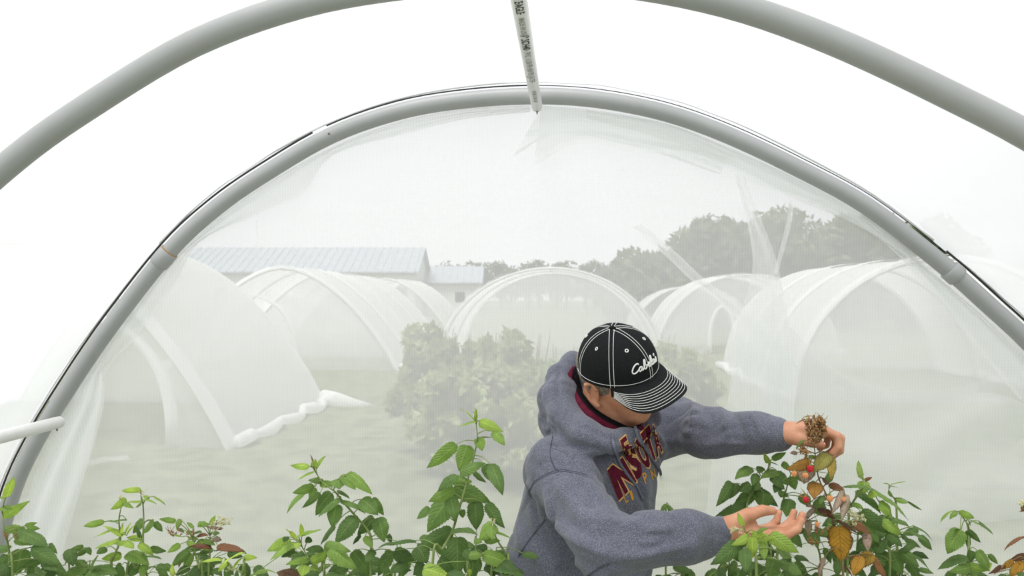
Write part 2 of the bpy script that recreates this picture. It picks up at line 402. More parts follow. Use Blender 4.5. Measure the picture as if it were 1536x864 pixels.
# ------------------------------------------------------------------ neighbouring tunnels
M_HOOPFAR = mat('white_hoop_pipe', (.8, .81, .81), .5)
M_HEMW = net_material('gathered_hem', .80, tint=(.96, .97, .97), weave=False)
def arch(hw, h, n=28, flare=False):
    if flare: return [(x, h*max(0, 1-abs(x/hw)**1.75)**.9) for x in [-hw*math.cos(PI*i/n) for i in range(n+1)]]
    out = []
    for i in range(n+1):
        a = PI*i/n; c, s = math.cos(a), math.sin(a)
        out.append((-hw*c, h*abs(s)))
    return out
def row_tunnel(label, cx, y0, length, hw=2.25, h=2.42, nh=3, door=None, group='netting tunnels standing on the grass behind', tail=None, base=0., flare=False):
    o3 = Vector((cx, y0, base)); r = empty('netting_tunnel', o3); tag(r, label, 'tunnel', group)
    A = arch(hw, h, flare=flare)
    def pt(i, s, k=1.0): a, z = A[i]; return o3+LAT*a*k+AX*s+Vector((0, 0, z*k))
    rows = []; m = max(6, int(length/.3))
    for j in range(m+1):
        s = length*j/m; ph = (s/length*(nh-1)) % 1
        rows.append([pt(i, s, 1.012-.02*math.sin(PI*ph)+.006*noise.noise(Vector((i*.6, s*1.5, cx)))) for i in range(len(A))])
    b = MB(); b.grid(rows); b.build('cover', M_FAR, r)
    for k in range(nh):
        s = length*k/(nh-1); b = MB(); b.tube([pt(i, s, .995) for i in range(len(A))], .028, 8); b.build('arch_pipe', M_HOOPFAR, r)
        if 0 < k < nh-1 or k == 0:
            b = MB(); b.grid([[pt(i, s-.16, 1.02) for i in range(len(A))], [pt(i, s+.16, 1.025) for i in range(len(A))]]); b.build('cover_overlap', M_HEMW, r)
    b = MB(); b.tube([pt(14, 0, .98), pt(14, length, .98)], .016, 8); b.build('ridge_pipe', M_HOOPFAR, r)
    # hem of gathered net along each long side and a tail at the corner
    for side in (0, len(A)-1):
        pts = []; 
        for j in range(13):
            s = length*j/12; q = pt(side, s); pts.append(q+LAT*(.12 if side else -.12)*(1+.5*math.sin(j*2.1+cx))+Vector((0, 0, .07+.04*math.sin(j*1.7+cx))))
        b = MB(); b.tube(pts, [.07+.03*math.sin(j*2.3+cx) for j in range(13)], 8); b.build('hem', M_HEMW, r)
    if tail:
        q = pt(len(A)-1, length*tail[0]); b = MB()
        b.tube([q+Vector((0, 0, .12)), q+LAT*.25+Vector((0, -.1, .10)), q+LAT*.55+Vector((0, -.15, .04)), q+LAT*.8+Vector((0, -.15, .03))], [.13, .12, .08, .02], 8); b.build('hem_tail', M_HEMW, r)
    # end walls: front one with a door opening drawn aside, rear closed
    def endwall(s, door):
        rows = []; b = MB()
        if not door:
            for t in np.linspace(0, 1, 7):
                rows.append([o3+LAT*A[i][0]*(1-t*.0)+AX*s+Vector((0, 0, A[i][1]*(1-t))) for i in range(len(A))])
            b.grid(rows); return b.build('end_wall', M_FAR, r)
        dx0, dx1, dh = door                      # opening from dx0 to dx1, height dh
        D = [(dx0+(dx1-dx0)*(.5-.5*math.cos(PI*i/28)), dh*math.sin(PI*i/28)**.7) for i in range(29)]
        for t in np.linspace(0, 1, 9):
            rows.append([o3+LAT*(A[i][0]*(1-t)+D[i][0]*t)+AX*(s+.03*math.sin(9*t+i))+Vector((0, 0, A[i][1]*(1-t)+D[i][1]*t)) for i in range(len(A))])
        b.grid(rows); b.build('end_wall', M_FAR, r)
        b = MB(); b.tube([o3+LAT*x+AX*(s-.02)+Vector((0, 0, z)) for x, z in D], [.02+.05*abs(math.cos(PI*i/28)) for i in range(29)], 6); b.build('door_hem', M_HEMW, r)
    endwall(0, door); endwall(length, None)
    return r
def foot(px, py): d = F*CAMH/(py-HZ); return (px-CX)/F*d, d
fx, fd = foot(350, 668); row_tunnel('large netting tunnel at left with its front opening, closest of the left row', fx-2.6, fd, 3.7, hw=2.6, flare=True, door=(-1.3, 1.95, 1.65), tail=(.98,), nh=2)
fx, fd = foot(596, 555); row_tunnel('netting tunnel with a dark rounded doorway, second in the left row', fx-2.7, fd, 3.6, hw=2.7, h=2.4, flare=True, door=(-2.0, .35, 1.75), nh=3)
fx, fd = foot(628, 532); row_tunnel('netting tunnel third in the left row, behind the one with the rounded doorway', fx-2.7, fd, 4.4, hw=2.7, h=2.38, flare=True)
fx, fd = foot(675, 505); row_tunnel('farthest netting tunnel of the left row, in front of the small shed', fx-2.7, fd, 6, hw=2.7, h=2.4, flare=True)
row_tunnel('broad netting tunnel standing alone in the middle behind the bushes', (826-CX)/F*20, 20, 5, hw=2.8, h=2.44)
row_tunnel('small distant netting tunnel just right of the middle one', (1040-CX)/F*34, 34, 5, hw=2.5, h=2.1, nh=2)
row_tunnel('netting tunnel with a narrow dark doorway, right of the cap', (1121-CX)/F*23.5, 23.5, 4, hw=2.57, h=2.35, door=(-1.1, -.35, 1.4))
row_tunnel('large netting tunnel at far right, closest on that side', (1419-CX)/F*13, 13, 6, hw=2.4, h=2.38, nh=4)

# ------------------------------------------------------------------ barn and shed
M_ROOF = mottled('blue_grey_metal_roof', (.34, .37, .42), (.40, .43, .48), 2, .5, .4, bs=0)
M_WALLB = mottled('white_barn_boards', (.72, .72, .70), (.80, .80, .78), 3, .8, .2, bs=0)
M_DARK = mat('dark_glass', (.08, .09, .10), .3)
def building(name, label, x0, x1, y, zb, ze, zr, depth, cat, wins, door=None):
    r = empty(name, ((x0+x1)/2, y, zb)); tag(r, label, cat)
    yr = y+depth/2
    b = MB(); V = [(x0,y,zb),(x1,y,zb),(x1,y+depth,zb),(x0,y+depth,zb),(x0,y,ze),(x1,y,ze),(x1,y+depth,ze),(x0,y+depth,ze),(x0,yr,zr),(x1,yr,zr)]
    b.add(V, [(0,1,5,4),(2,3,7,6),(1,2,6,9,5),(3,0,4,8,7)]); b.build('wall', M_WALLB, r, False)
    o = .35; b = MB()
    for s in (0, 1):
        ye = y-o if s == 0 else y+depth+o; zz = ze-o*(zr-ze)/(depth/2)
        b.add([(x0-o,ye,zz),(x1+o,ye,zz),(x1+o,yr,zr),(x0-o,yr,zr),(x0-o,ye,zz+.12),(x1+o,ye,zz+.12),(x1+o,yr,zr+.12),(x0-o,yr,zr+.12)],
              [(0,1,2,3),(4,7,6,5),(0,4,5,1),(1,5,6,2),(3,2,6,7),(0,3,7,4)])
    n = int((x1-x0)/.6)
    for k in range(n+1):
        x = x0+(x1-x0)*k/n
        b.add([(x-.03,y-o,ze-o*(zr-ze)/(depth/2)+.12),(x+.03,y-o,ze-o*(zr-ze)/(depth/2)+.12),(x+.03,yr,zr+.12),(x-.03,yr,zr+.12),
               (x-.03,y-o,ze-o*(zr-ze)/(depth/2)+.16),(x+.03,y-o,ze-o*(zr-ze)/(depth/2)+.16),(x+.03,yr,zr+.16),(x-.03,yr,zr+.16)],
              [(4,7,6,5),(0,4,5,1),(1,5,6,2),(0,3,7,4)])
    b.build('roof', M_ROOF, r, False)
    for (wx, wz, ww, wh) in wins:
        b = MB(); b.box((wx-ww/2, y-.04, wz), (wx+ww/2, y+.02, wz+wh)); b.build('window', M_DARK, r, False)
    return r
def wx(px, d): return (px-CX)/F*d
building('barn', 'long white barn with a pale blue-grey metal roof beyond the left tunnels', wx(268, 60), wx(622, 60), 60, 0, 3.45, 5.4, 9, 'barn', [(wx(330, 60)+k*3.4, 1.2, .9, 1.0) for k in range(5)])
building('shed', 'small low shed with a blue-grey roof right of the long barn', wx(640, 66), wx(718, 66), 66, 0, 2.75, 4.0, 5, 'shed', [(wx(690, 66), 1.1, .8, .8)])

# ------------------------------------------------------------------ trees and bushes outside
M_BARK = mottled('bark', (.13, .10, .07), (.20, .16, .12), 8, .9, .1)
def leafmat(name, a, b_, sc=2.0):
    m = mottled(name, a, b_, sc, .6, .25, bs=0)
    nt = m.node_tree; bs_ = bsdf(m); out = [n for n in nt.nodes if n.type == 'OUTPUT_MATERIAL'][0]
    tl = nd(m, 'ShaderNodeBsdfTranslucent'); tl.inputs[0].default_value = (b_[0]*1.3, b_[1]*1.4, b_[2]*.8, 1)
    mx = nd(m, 'ShaderNodeMixShader'); mx.inputs[0].default_value = .25
    lk(m, bs_.outputs[0], mx.inputs[1]); lk(m, tl.outputs[0], mx.inputs[2]); lk(m, mx.outputs[0], out.inputs[0]); return m
M_TREE = leafmat('tree_leaves', (.075, .105, .055), (.15, .19, .095), .8)
M_TREE2 = leafmat('far_tree_leaves', (.07, .10, .055), (.13, .17, .09), .8)
M_BUSH = leafmat('bush_leaves', (.11, .15, .06), (.38, .44, .22), 3.5)
def cloud(blobs, n, size, seed):
    """leaf-by-leaf crown: small folded leaves all over a set of ellipsoids"""
    g = np.random.default_rng(seed); V = []; Fc = []
    w = np.array([b[3]*b[4] for b in blobs]); w = w/w.sum()
    for k in g.choice(len(blobs), n, p=w):
        x, y, z, rx, rz = blobs[k]; u = g.normal(size=3); u /= np.linalg.norm(u); rr = 1-.35*g.random()**2+.10*g.random()
        c = np.array([x+u[0]*rx*rr, y+u[1]*rx*rr, z+u[2]*rz*rr])
        if c[2] < .05: continue
        a = g.normal(size=3); a /= np.linalg.norm(a); q = np.cross(a, u+g.normal(size=3)*.5); q /= np.linalg.norm(q)+1e-9
        s = size*(.6+.8*g.random()); nn = np.cross(a, q)
        i = len(V); V += [c-a*s, c+q*s*.45+nn*s*.12, c+a*s, c-q*s*.45+nn*s*.12]; Fc += [(i, i+1, i+2), (i, i+2, i+3)]
    return np.array(V), Fc
def tree(name, label, cat, x, y, h, r, n, size, seed, m, group=None, trunk=True, squash=1.0, z0=None):
    g = random.Random(seed); t = empty(name, (x, y, 0)); tag(t, label, cat, group)
    bl = []
    zc = h*.6 if z0 is None else z0
    for k in range(16):
        a = g.random()*2*PI; q = g.random()**.5*r*.72; zz = zc+(g.random()-.45)*(h-zc)*1.3
        lim = max(.25, 1-((zz-zc)/(h-zc+.01))**2 if zz > zc else .9)
        bl.append((x+q*math.cos(a)*lim, y+q*math.sin(a)*lim, zz, r*(.28+.18*g.random()), r*(.24+.16*g.random())*squash))
    bl.append((x, y, zc, r*.75, (h-zc)*.85))
    V, Fc = cloud(bl, n, size, seed); mobj('crown', V, Fc, m, t, False)
    b = MB(); b.tube([(x, y, -.05), (x+.05, y, h*.3), (x, y+.05, h*.75)], [h*.03, h*.022, h*.008], 10)
    for k in range(5):
        a = k*1.26; b.tube([(x, y, h*(.22+.06*k)), (x+math.cos(a)*r*.3, y+math.sin(a)*r*.3, h*(.42+.06*k)), (x+math.cos(a)*r*.55, y+math.sin(a)*r*.55, h*(.52+.06*k))], [h*.012, h*.008, h*.003], 6)
    b.build('trunk', M_BARK, t)
    return t
tr = [(985, 40, 372, 80), (1075, 42, 322, 95), (1175, 40, 300, 95), (1290, 38, 318, 95), (1400, 42, 330, 100), (925, 62, 398, 40)]
LB = ['dark round tree at the left end of the big tree group', 'tall dark tree second from the left of the big tree group', 'tallest tree of the big dark group, behind the loose net curtain',
      'broad dark tree right of the tallest one', 'dark tree at the right end of the group, behind the right tunnel', 'lower dark tree where the far tree line meets the big trees']
for i, (px, d, top, rp) in enumerate(tr):
    h = CAMH+(HZ-top)/F*d; tree('leafy_tree', LB[i], 'tree', wx(px, d), d, h, rp/F*d, 5200, .26, 40+i, M_TREE, 'big trees behind the tunnels', z0=h*.5)
for k in range(14):
    d = 88+5*(k % 3); px = 640+k*21+6*(k % 2); top = [404, 398, 404, 396, 402, 399, 405, 401, 398, 404, 400, 403, 399, 402][k]-12
    h = CAMH+(HZ-top)/F*d; tree('distant_tree', 'small hazy tree in the far tree line above the middle tunnel', 'tree', wx(px, d), d, h, 1.7, 900, .22, 80+k, M_TREE2, 'far tree line between the shed and the big trees', z0=h*.55)
def bush(label, x, y, h, r, n, seed, group='raspberry bushes outside the netting'):
    g = random.Random(seed); t = empty('berry_bush', (x, y, 0)); tag(t, label, 'bush', group)
    bl = []
    for k in range(30):
        a = g.random()*2*PI; q = g.random()**.5*r*.8; zz = .18*h+g.random()*h*.72*(1-.35*(q/r)**2)
        bl.append((x+q*math.cos(a), y+q*math.sin(a), zz, r*(.12+.12*g.random()), h*(.06+.07*g.random())))
    V, Fc = cloud(bl, n, .075, seed)
    mobj('foliage', V, Fc, M_BUSH, t, False); b = MB()
    for k in range(7):
        a = k*.9; b.tube([(x+.05*math.cos(a), y+.05*math.sin(a), -.02), (x+r*.3*math.cos(a), y+r*.3*math.sin(a), h*.5), (x+r*.5*math.cos(a), y+r*.5*math.sin(a), h*.93)], [.012, .009, .004], 5)
    b.build('canes', M_BARK, t); return t
BB = [(645, 8.9, 478, 62, 'tall bush at the left end of the outside row, in front of the left tunnels'), (712, 9.2, 486, 58, 'bush with a rounded top second in the outside row'),
      (705, 7.9, 530, 78, 'low wide bush in front at the left of the outside row'), (785, 8.6, 488, 70, 'bush directly left of the man beyond the netting'),
      (840, 8.2, 505, 66, 'bush behind the hood of the man beyond the netting'), (975, 9.6, 488, 66, 'pale bush behind the cap beyond the netting'), (1035, 9.2, 512, 48, 'small pale bush right of the cap beyond the netting'),
      (770, 7.4, 590, 70, 'low bush nearest to the netting, left of the man')]
for i, (px, d, top, rp, lb) in enumerate(BB):
    h = CAMH-(top-HZ)/F*d; bush(lb, wx(px, d), d, h, rp/F*d*1.15, 3400, 120+i)
# ------------------------------------------------------------------ implicit surfaces -> continuous meshes
def A3(v): return np.array([v[0], v[1], v[2]], float)
class RC:                                   # round cone a(r1) -> b(r2)
    def __init__(s, a, b, r1, r2, k=.02, sc=None):
        s.a = A3(a); s.b = A3(b); s.r1 = r1; s.r2 = r2; s.k = k; s.ab = s.b-s.a; s.l2 = float(s.ab@s.ab)+1e-12; s.sc = sc
    def d(s, p):
        q = p-s.a; t = np.clip(q@s.ab/s.l2, 0, 1)
        return np.linalg.norm(q-t[:, None]*s.ab, axis=1)-(s.r1+(s.r2-s.r1)*t)
class EL:                                   # oriented ellipsoid
    def __init__(s, c, r, M=None, k=.02): s.c = A3(c); s.r = np.array(r, float); s.M = np.eye(3) if M is None else M; s.k = k
    def d(s, p):
        q = (p-s.c)@s.M.T; k0 = np.linalg.norm(q/s.r, axis=1); k1 = np.linalg.norm(q/s.r**2, axis=1)+1e-9
        return k0*(k0-1)/k1
def smin(a, b, k):
    if k <= 1e-6: return np.minimum(a, b)
    h = np.clip(.5+.5*(b-a)/k, 0, 1); return b*(1-h)+a*h-k*h*(1-h)
def smax(a, b, k): return -smin(-a, -b, k)
class SDF:
    def __init__(s): s.add = []; s.sub = []; s.disp = []
    def ev(s, p, cull=None):
        idx = range(len(s.add)) if cull is None else cull
        d = None
        for i in idx:
            q = s.add[i]; v = q.d(p); d = v if d is None else smin(d, v, q.k)
        for q in s.sub: d = smax(d, -q.d(p), q.k)
        for f in s.disp: d = d+f(p)
        return d
    def field(s, p):
        return s.ev(p)
def isomesh(sdf, lo, hi, h, B=12, extra=None):
    lo = np.array(lo, float); n = np.ceil((np.array(hi)-lo)/h/B).astype(int)*B
    G = np.full((n[0]+1, n[1]+1, n[2]+1), 1., np.float32); half = B*h*.5*1.7321
    off = np.stack(np.meshgrid(*[np.arange(B+1)]*3, indexing='ij'), -1).reshape(-1, 3)*h
    nb = n//B; cs = np.stack(np.meshgrid(*[np.arange(k) for k in nb], indexing='ij'), -1).reshape(-1, 3)
    ctr = lo+(cs*B+B/2)*h
    D = np.stack([q.d(ctr) for q in sdf.add], 1); mn = D.min(1)
    act = mn < half+.045
    inner = mn < -(half+.05)
    for c, mi, row, cc in zip(cs[act], mn[act], D[act], ctr[act]):
        i, j, k = c*B
        cull = [t for t in np.nonzero(row < mi+2*half+.05)[0]]
        v = sdf.ev(lo+c*B*h+off, cull).reshape(B+1, B+1, B+1)
        G[i:i+B+1, j:j+B+1, k:k+B+1] = v
    S = G < 0
    # inactive deep-inside blocks stay +1: none of our shapes is that thick except where filled below
    C = np.zeros(tuple(n), np.int8)
    for a in (0, 1):
        for b_ in (0, 1):
            for c_ in (0, 1): C += S[a:n[0]+a, b_:n[1]+b_, c_:n[2]+c_]
    cells = np.argwhere((C > 0) & (C < 8)); cid = -np.ones(tuple(n), np.int32); cid[tuple(cells.T)] = np.arange(len(cells))
    acc = np.zeros((len(cells), 3)); cnt = np.zeros(len(cells))
    cor = np.array([[a, b_, c_] for a in (0, 1) for b_ in (0, 1) for c_ in (0, 1)])
    vals = np.stack([G[tuple((cells+c).T)] for c in cor], 1)
    for u in range(8):
        for w in range(u+1, 8):
            if np.abs(cor[u]-cor[w]).sum() != 1: continue
            a = vals[:, u]; b_ = vals[:, w]; m = (a < 0) != (b_ < 0); t = a/(a-b_+1e-12)
            q = cor[u]+t[:, None]*(cor[w]-cor[u]); acc[m] += q[m]; cnt[m] += 1
    V = lo+(cells+acc/np.maximum(cnt, 1)[:, None])*h
    Fs = []
    for ax in range(3):
        a1, a2 = (ax+1) % 3, (ax+2) % 3
        sl0 = [slice(1, None)]*3; sl0[ax] = slice(0, n[ax])
        X = S[tuple(slice(0, n[i]) for i in range(3))]
        sh = np.roll(S, -1, ax)[tuple(slice(0, n[i]) for i in range(3))]
        E_ = np.argwhere(X != sh); E_ = E_[(E_[:, a1] > 0) & (E_[:, a2] > 0)]
        if not len(E_): continue
        e1 = np.zeros(3, int); e1[a1] = 1; e2 = np.zeros(3, int); e2[a2] = 1
        q = np.stack([cid[tuple((E_-e1-e2).T)], cid[tuple((E_-e2).T)], cid[tuple(E_.T)], cid[tuple((E_-e1).T)]], 1)
        ins = X[tuple(E_.T)]; q[~ins] = q[~ins][:, ::-1]
        Fs.append(q[(q >= 0).all(1)])
    return V, np.concatenate(Fs)
def march(sdf, px, py, t0=1.2, t1=3.2, tube=None):
    """first point of the shape along the line of sight of that spot of the frame"""
    r = np.array([(px-CX)/F, 1, -(py-HZ)/F]); o = np.array([0, 0, CAMH]); t = t0
    for _ in range(90):
        p = (o+r*t)[None]; d = float(sdf.ev(p)[0])
        if d < .0004: return o+r*t
        t += max(d, .0003)*.8
        if t > t1: return None
    return o+r*t
def grad(sdf, p, e=.002):
    p = np.asarray(p, float); q = np.array([p+[e,0,0], p-[e,0,0], p+[0,e,0], p-[0,e,0], p+[0,0,e], p-[0,0,e]]); v = sdf.ev(q)
    g = np.array([v[0]-v[1], v[2]-v[3], v[4]-v[5]]); return g/(np.linalg.norm(g)+1e-9)
def march_many(sdf, XY, t0=1.3, lift=0.0):
    XY = np.asarray(XY, float); r = np.stack([(XY[:, 0]-CX)/F, np.ones(len(XY)), -(XY[:, 1]-HZ)/F], 1); o = np.array([0, 0, CAMH]); t = np.full(len(XY), t0)
    for _ in range(70):
        d = sdf.ev(o+r*t[:, None]); t += np.clip(d-lift, -.02, .2)*.8
    return o+r*t[:, None]
# ------------------------------------------------------------------ the man
def nrm(v): v = np.asarray(v, float); return v/np.linalg.norm(v)
M_SKIN = mat('skin', (.52, .25, .14), .5, .35); _n = noisef(M_SKIN, 22, 5)
_fn = noisef(M_SKIN, 260, 3)
lk(M_SKIN, ramp(M_SKIN, _n, [(.3, (.48, .205, .115)), (.7, (.63, .33, .205))]), bsdf(M_SKIN).inputs['Base Color']); bump(M_SKIN, _fn, .25, .0006)
bsdf(M_SKIN).inputs['Subsurface Weight'].default_value = .12; bsdf(M_SKIN).inputs['Subsurface Radius'].default_value = (.012, .005, .003)
M_SKIN.name = 'skin'
M_NAIL = mat('finger_nail', (.74, .48, .42), .3, .5)
M_HOOD = mat('heather_blue_grey_fleece', (.16, .17, .22), .95, .08, Sheen_Weight=.25, Sheen_Roughness=.6)
_h = noisef(M_HOOD, 520, 3, .7); _h2 = noisef(M_HOOD, 9, 4)
_c = ramp(M_HOOD, _h, [(.34, (.052, .055, .080)), (.52, (.115, .121, .160)), (.68, (.26, .27, .32))])
_c2 = ramp(M_HOOD, _h2, [(.3, (.88, .88, .88)), (.7, (1.1, 1.1, 1.1))])
_mx = nd(M_HOOD, 'ShaderNodeMix', data_type='RGBA', blend_type='MULTIPLY'); _mx.inputs[0].default_value = 1
lk(M_HOOD, _c, _mx.inputs[6]); lk(M_HOOD, _c2, _mx.inputs[7]); lk(M_HOOD, _mx.outputs[2], bsdf(M_HOOD).inputs['Base Color']); bump(M_HOOD, _h, .35, .0012)
M_MAROON = mottled('maroon_fabric', (.085, .008, .022), (.13, .015, .035), 60, .85, .1)
M_GOLD = mat('gold_edging', (.78, .47, .17), .7, .2)
M_GOLD2 = mat('yellow_letters', (.68, .33, .03), .7, .2)
M_CAP = mottled('black_cotton', (.007, .008, .009), (.014, .015, .016), 300, .85, .15, bs=.4, bd=.0006)
M_THR = mat('white_thread', (.78, .78, .76), .8, .1)
M_BLK = mat('black_collar', (.008, .008, .009), .9, .1)
M_HAIR = mottled('grey_brown_hair', (.10, .075, .055), (.30, .26, .22), 180, .7, .3)
M_JEANS = mottled('dark_jeans', (.03, .04, .07), (.06, .075, .12), 80, .9, .1)
M_BOOT = mottled('brown_boot', (.08, .045, .02), (.13, .08, .04), 30, .6, .3)

# head frame
eH = A3(P(926, 549, 1)-Vector((0, 0, CAMH))); v_ = nrm(eH); r_ = nrm(np.cross(v_, [0, 0, 1])); u_ = np.cross(r_, v_)
def vf(x, y, z): return r_*x+v_*y+u_*z           # right, away, up as the viewer sees that spot
HU = nrm(vf(-.06, -.56, .827)); HF = vf(.766, -.533, -.36); HF = nrm(HF-HU*(HF@HU)); HL = np.cross(HU, HF)
CAPC = A3(P(925, 549, 1.97)); HO = CAPC-HU*.036
Mh = np.stack([HF, HL, HU])
def hw(f, l, u): return HO+HF*f+HL*l+HU*u

NECK = A3(P(884, 655, 2.05)); PEL = A3(P(838, 935, 2.12))
RS = A3(P(838, 694, 1.95)); LS = A3(P(1000, 630, 2.26))
RE = A3(P(905, 822, 1.76)); RW = A3(P(1086, 797, 1.80))
LE = A3(P(1060, 648, 2.10)); LW = A3(P(1167, 653, 1.96))
TL = nrm(LS-RS); TU = nrm(NECK-PEL); TF = nrm(np.cross(TL, TU)); TU = np.cross(TF, TL)
def tw(o, f, l, u): return o+TF*f+TL*l+TU*u

# ---- hands (local frame: x to the fingertips, y to the thumb side, z out of the back of the hand)
def hand(W_, X, Y, scale, fing, thumb, flip=1):
    X = nrm(X); Y = nrm(Y-X*(Y@X)); Z = np.cross(X, Y)*flip; add = []
    def w(x, y, z): return W_+(X*x+Y*y+Z*z)*scale
    def R_(a, b, r1, r2, k=.006): add.append(RC(a, b, r1*scale, r2*scale, k))
    x0 = -.05 if flip > 0 else -.022
    R_(w(x0, .006, 0), w(.012, .010, 0), .0235, .021, .02); R_(w(x0, -.010, 0), w(.012, -.012, 0), .022, .0195, .02)
    by = [.030, .010, -.010, -.029]; bx = [.092, .096, .092, .083]
    R_(w(-.012 if flip > 0 else .010, .004, -.005), w(.055, .014, -.015), .023, .020, .014); R_(w(.0, -.012, -.006), w(.06, -.018, -.010), .020, .016, .014)
    for i in range(4):                                # metacarpals
        R_(w(.008, by[i]*.45, .001), w(bx[i]*.6, by[i]*.85, .003), .018, .0145, .012)
        R_(w(bx[i]*.6, by[i]*.85, .003), w(bx[i], by[i], .002), .0145, .0115, .010)
    L = [(.044, .026, .021), (.049, .030, .022), (.045, .028, .022), (.035, .021, .019)]
    RR = [(.0112, .0102, .0093, .0080), (.0114, .0103, .0094, .0081), (.0108, .0098, .0090, .0077), (.0096, .0087, .0080, .0069)]
    tips = []
    for i in range(4):
        c1, c2, c3, sp_, = fing[i]
        p = np.array([bx[i], by[i], .002]); a = 0; start = p
        for j, (c, l) in enumerate(zip((c1, c2, c3), L[i])):
            a += math.radians(c); dr = np.array([math.cos(a)*math.cos(sp_), math.sin(sp_), -math.sin(a)*math.cos(sp_)])
            q = p+dr*l; R_(w(*p), w(*q), RR[i][j], RR[i][j+1], .0035 if j else .006); p = q
        tips.append((w(*p), nrm(X*dr[0]+Y*dr[1]+Z*dr[2]), nrm(Z*math.cos(a)+X*math.sin(a)), RR[i][3]*scale))
    tp = [np.array(t) for t in thumb]                # cmc, mcp, ip, tip in local metres
    R_(w(*tp[0]), w(*tp[1]), .0205, .0148, .012); R_(w(*tp[1]), w(*tp[2]), .0142, .0120, .006); R_(w(*tp[2]), w(*tp[3]), .0122, .0092, .004)
    R_(w(.03, .016, -.008), w(*(tp[1]*.7+np.array([.01, 0, -.004]))), .015, .012, .014)
    dt = nrm((tp[3]-tp[2])@np.stack([X, Y, Z])); tips.append((w(*tp[3]), dt, None, .0085*scale))
    return add, tips, (X, Y, Z, w)
# right hand: palm up, thumb towards the viewer, fingers curled up
rX = nrm([1.0, .02, -.03]); rY = nrm([.05, -.97, .13])
RH, Rtips, Rf = hand(RW+np.array([-.004, 0, .001]), rX, rY, 1.01,
    [(2, 26, 34, -.04), (6, 28, 34, -.01), (10, 28, 34, .03), (16, 28, 30, .09)],
    [(.018, .020, -.018), (.050, .031, -.040), (.082, .027, -.050), (.108, .020, -.049)])
# left hand: closed around the bunch, thumb towards the viewer
lX = nrm([.90, -.38, .13]); lY = nrm([-.28, -.94, .10])
LH, Ltips, Lf = hand(LW+np.array([.006, -.004, .010]), lX, lY, .97,
    [(26, 66, 45, .0), (32, 68, 45, .0), (38, 68, 46, -.02), (44, 66, 46, -.04)],
    [(.018, .020, -.010), (.046, .036, -.020), (.072, .040, -.028), (.094, .034, -.036)], flip=-1)

# ---- body: one continuous surface (head, neck, trunk, arms, hands)
body = SDF(); A = body.add.append
A(EL(hw(-.012, 0, .030), (.098, .077, .090), Mh, .02))
A(EL(hw(.030, 0, -.030), (.060, .062, .080), Mh, .02))
for s in (-1, 1):
    A(RC(hw(-.012, s*.056, -.050), hw(.058, s*.017, -.080), .020, .018, .022))
    A(RC(hw(.055, s*.040, -.030), hw(.070, s*.030, -.060), .020, .018, .02))      # cheek
    A(RC(hw(.080, s*.038, .018), hw(.090, s*.012, .016), .010, .011, .012))       # brow
    A(RC(hw(.100, s*.011, -.040), hw(.098, s*.013, -.042), .007, .007, .006))     # nostril wing
    A(EL(hw(.074, s*.031, -.002), (.0125, .0125, .0125), Mh, .003))               # eye
    A(RC(hw(.089, 0, -.0605), hw(.080, s*.022, -.062), .0068, .0045, .005))       # upper lip
    A(RC(hw(.087, 0, -.070), hw(.079, s*.019, -.069), .0072, .0045, .005))        # lower lip
    ec = hw(-.006, s*.079, -.004); tl = nrm(HU+HF*-.18)
    pe = [ec-tl*.030+HF*.006, ec-tl*.016+HF*-.008, ec+tl*.008+HF*-.017, ec+tl*.026+HF*-.012, ec+tl*.032+HF*.004, ec+tl*.018+HF*.012]
    pe = [q+HL*s*(.004+.007*(i in (1, 2, 3))) for i, q in enumerate(pe)]
    for a_, b_, r1 in zip(pe[:-1], pe[1:], (.0065, .005, .0048, .0048, .0045)): A(RC(a_, b_, r1, .0048, .003))
    A(EL(ec, (.014, .006, .026), Mh, .004))
A(RC(hw(.068, 0, -.082), hw(.064, 0, -.086), .019, .016, .018))                   # chin
A(RC(hw(.090, 0, .004), hw(.108, 0, -.036), .009, .0125, .010))                   # nose
A(RC(hw(-.030, 0, -.045), NECK+TF*.0, .060, .064, .03))
A(RC(hw(.020, 0, -.085), NECK+TF*.035, .036, .045, .03))
for s, sh in ((-1, RS), (1, LS)):
    A(RC(NECK-TU*.02, sh-TU*.0, .055, .050, .05)); A(RC(NECK-TU*.14+TL*s*.07, PEL+TL*s*.06, .085, .085, .06))
A(RC(RS, RE, .046, .038, .03)); A(RC(RE, RW+(RE-RW)*.1, .040, .025, .02))
A(RC(LS, LE, .046, .038, .03)); A(RC(LE, LW+(LE-LW)*.1, .038, .025, .02))
for q in RH+LH: A(q)
for s in (-1, 1):
    body.sub.append(EL(hw(-.001, s*.090, -.002), (.009, .006, .016), Mh, .003))
class MouthLine:
    k = .002
    def __init__(s): s.r = [RC(hw(.094, 0, -.0652), hw(.082, t*.024, -.0662), .0014, .0010) for t in (-1, 1)]
    def d(s, p): return np.minimum(s.r[0].d(p), s.r[1].d(p))
body.sub.append(MouthLine())
lo = [.02, 1.50, .86]; hi = [.82, 2.35, 1.85]
V, Fc = isomesh(body, lo, hi, .0030)
man = empty('person', (PEL[0], PEL[1], 0)); tag(man, 'man in grey hooded sweatshirt and black cap leaning over the berry bush', 'person')
bod = mobj('body', V, Fc, M_SKIN, man)
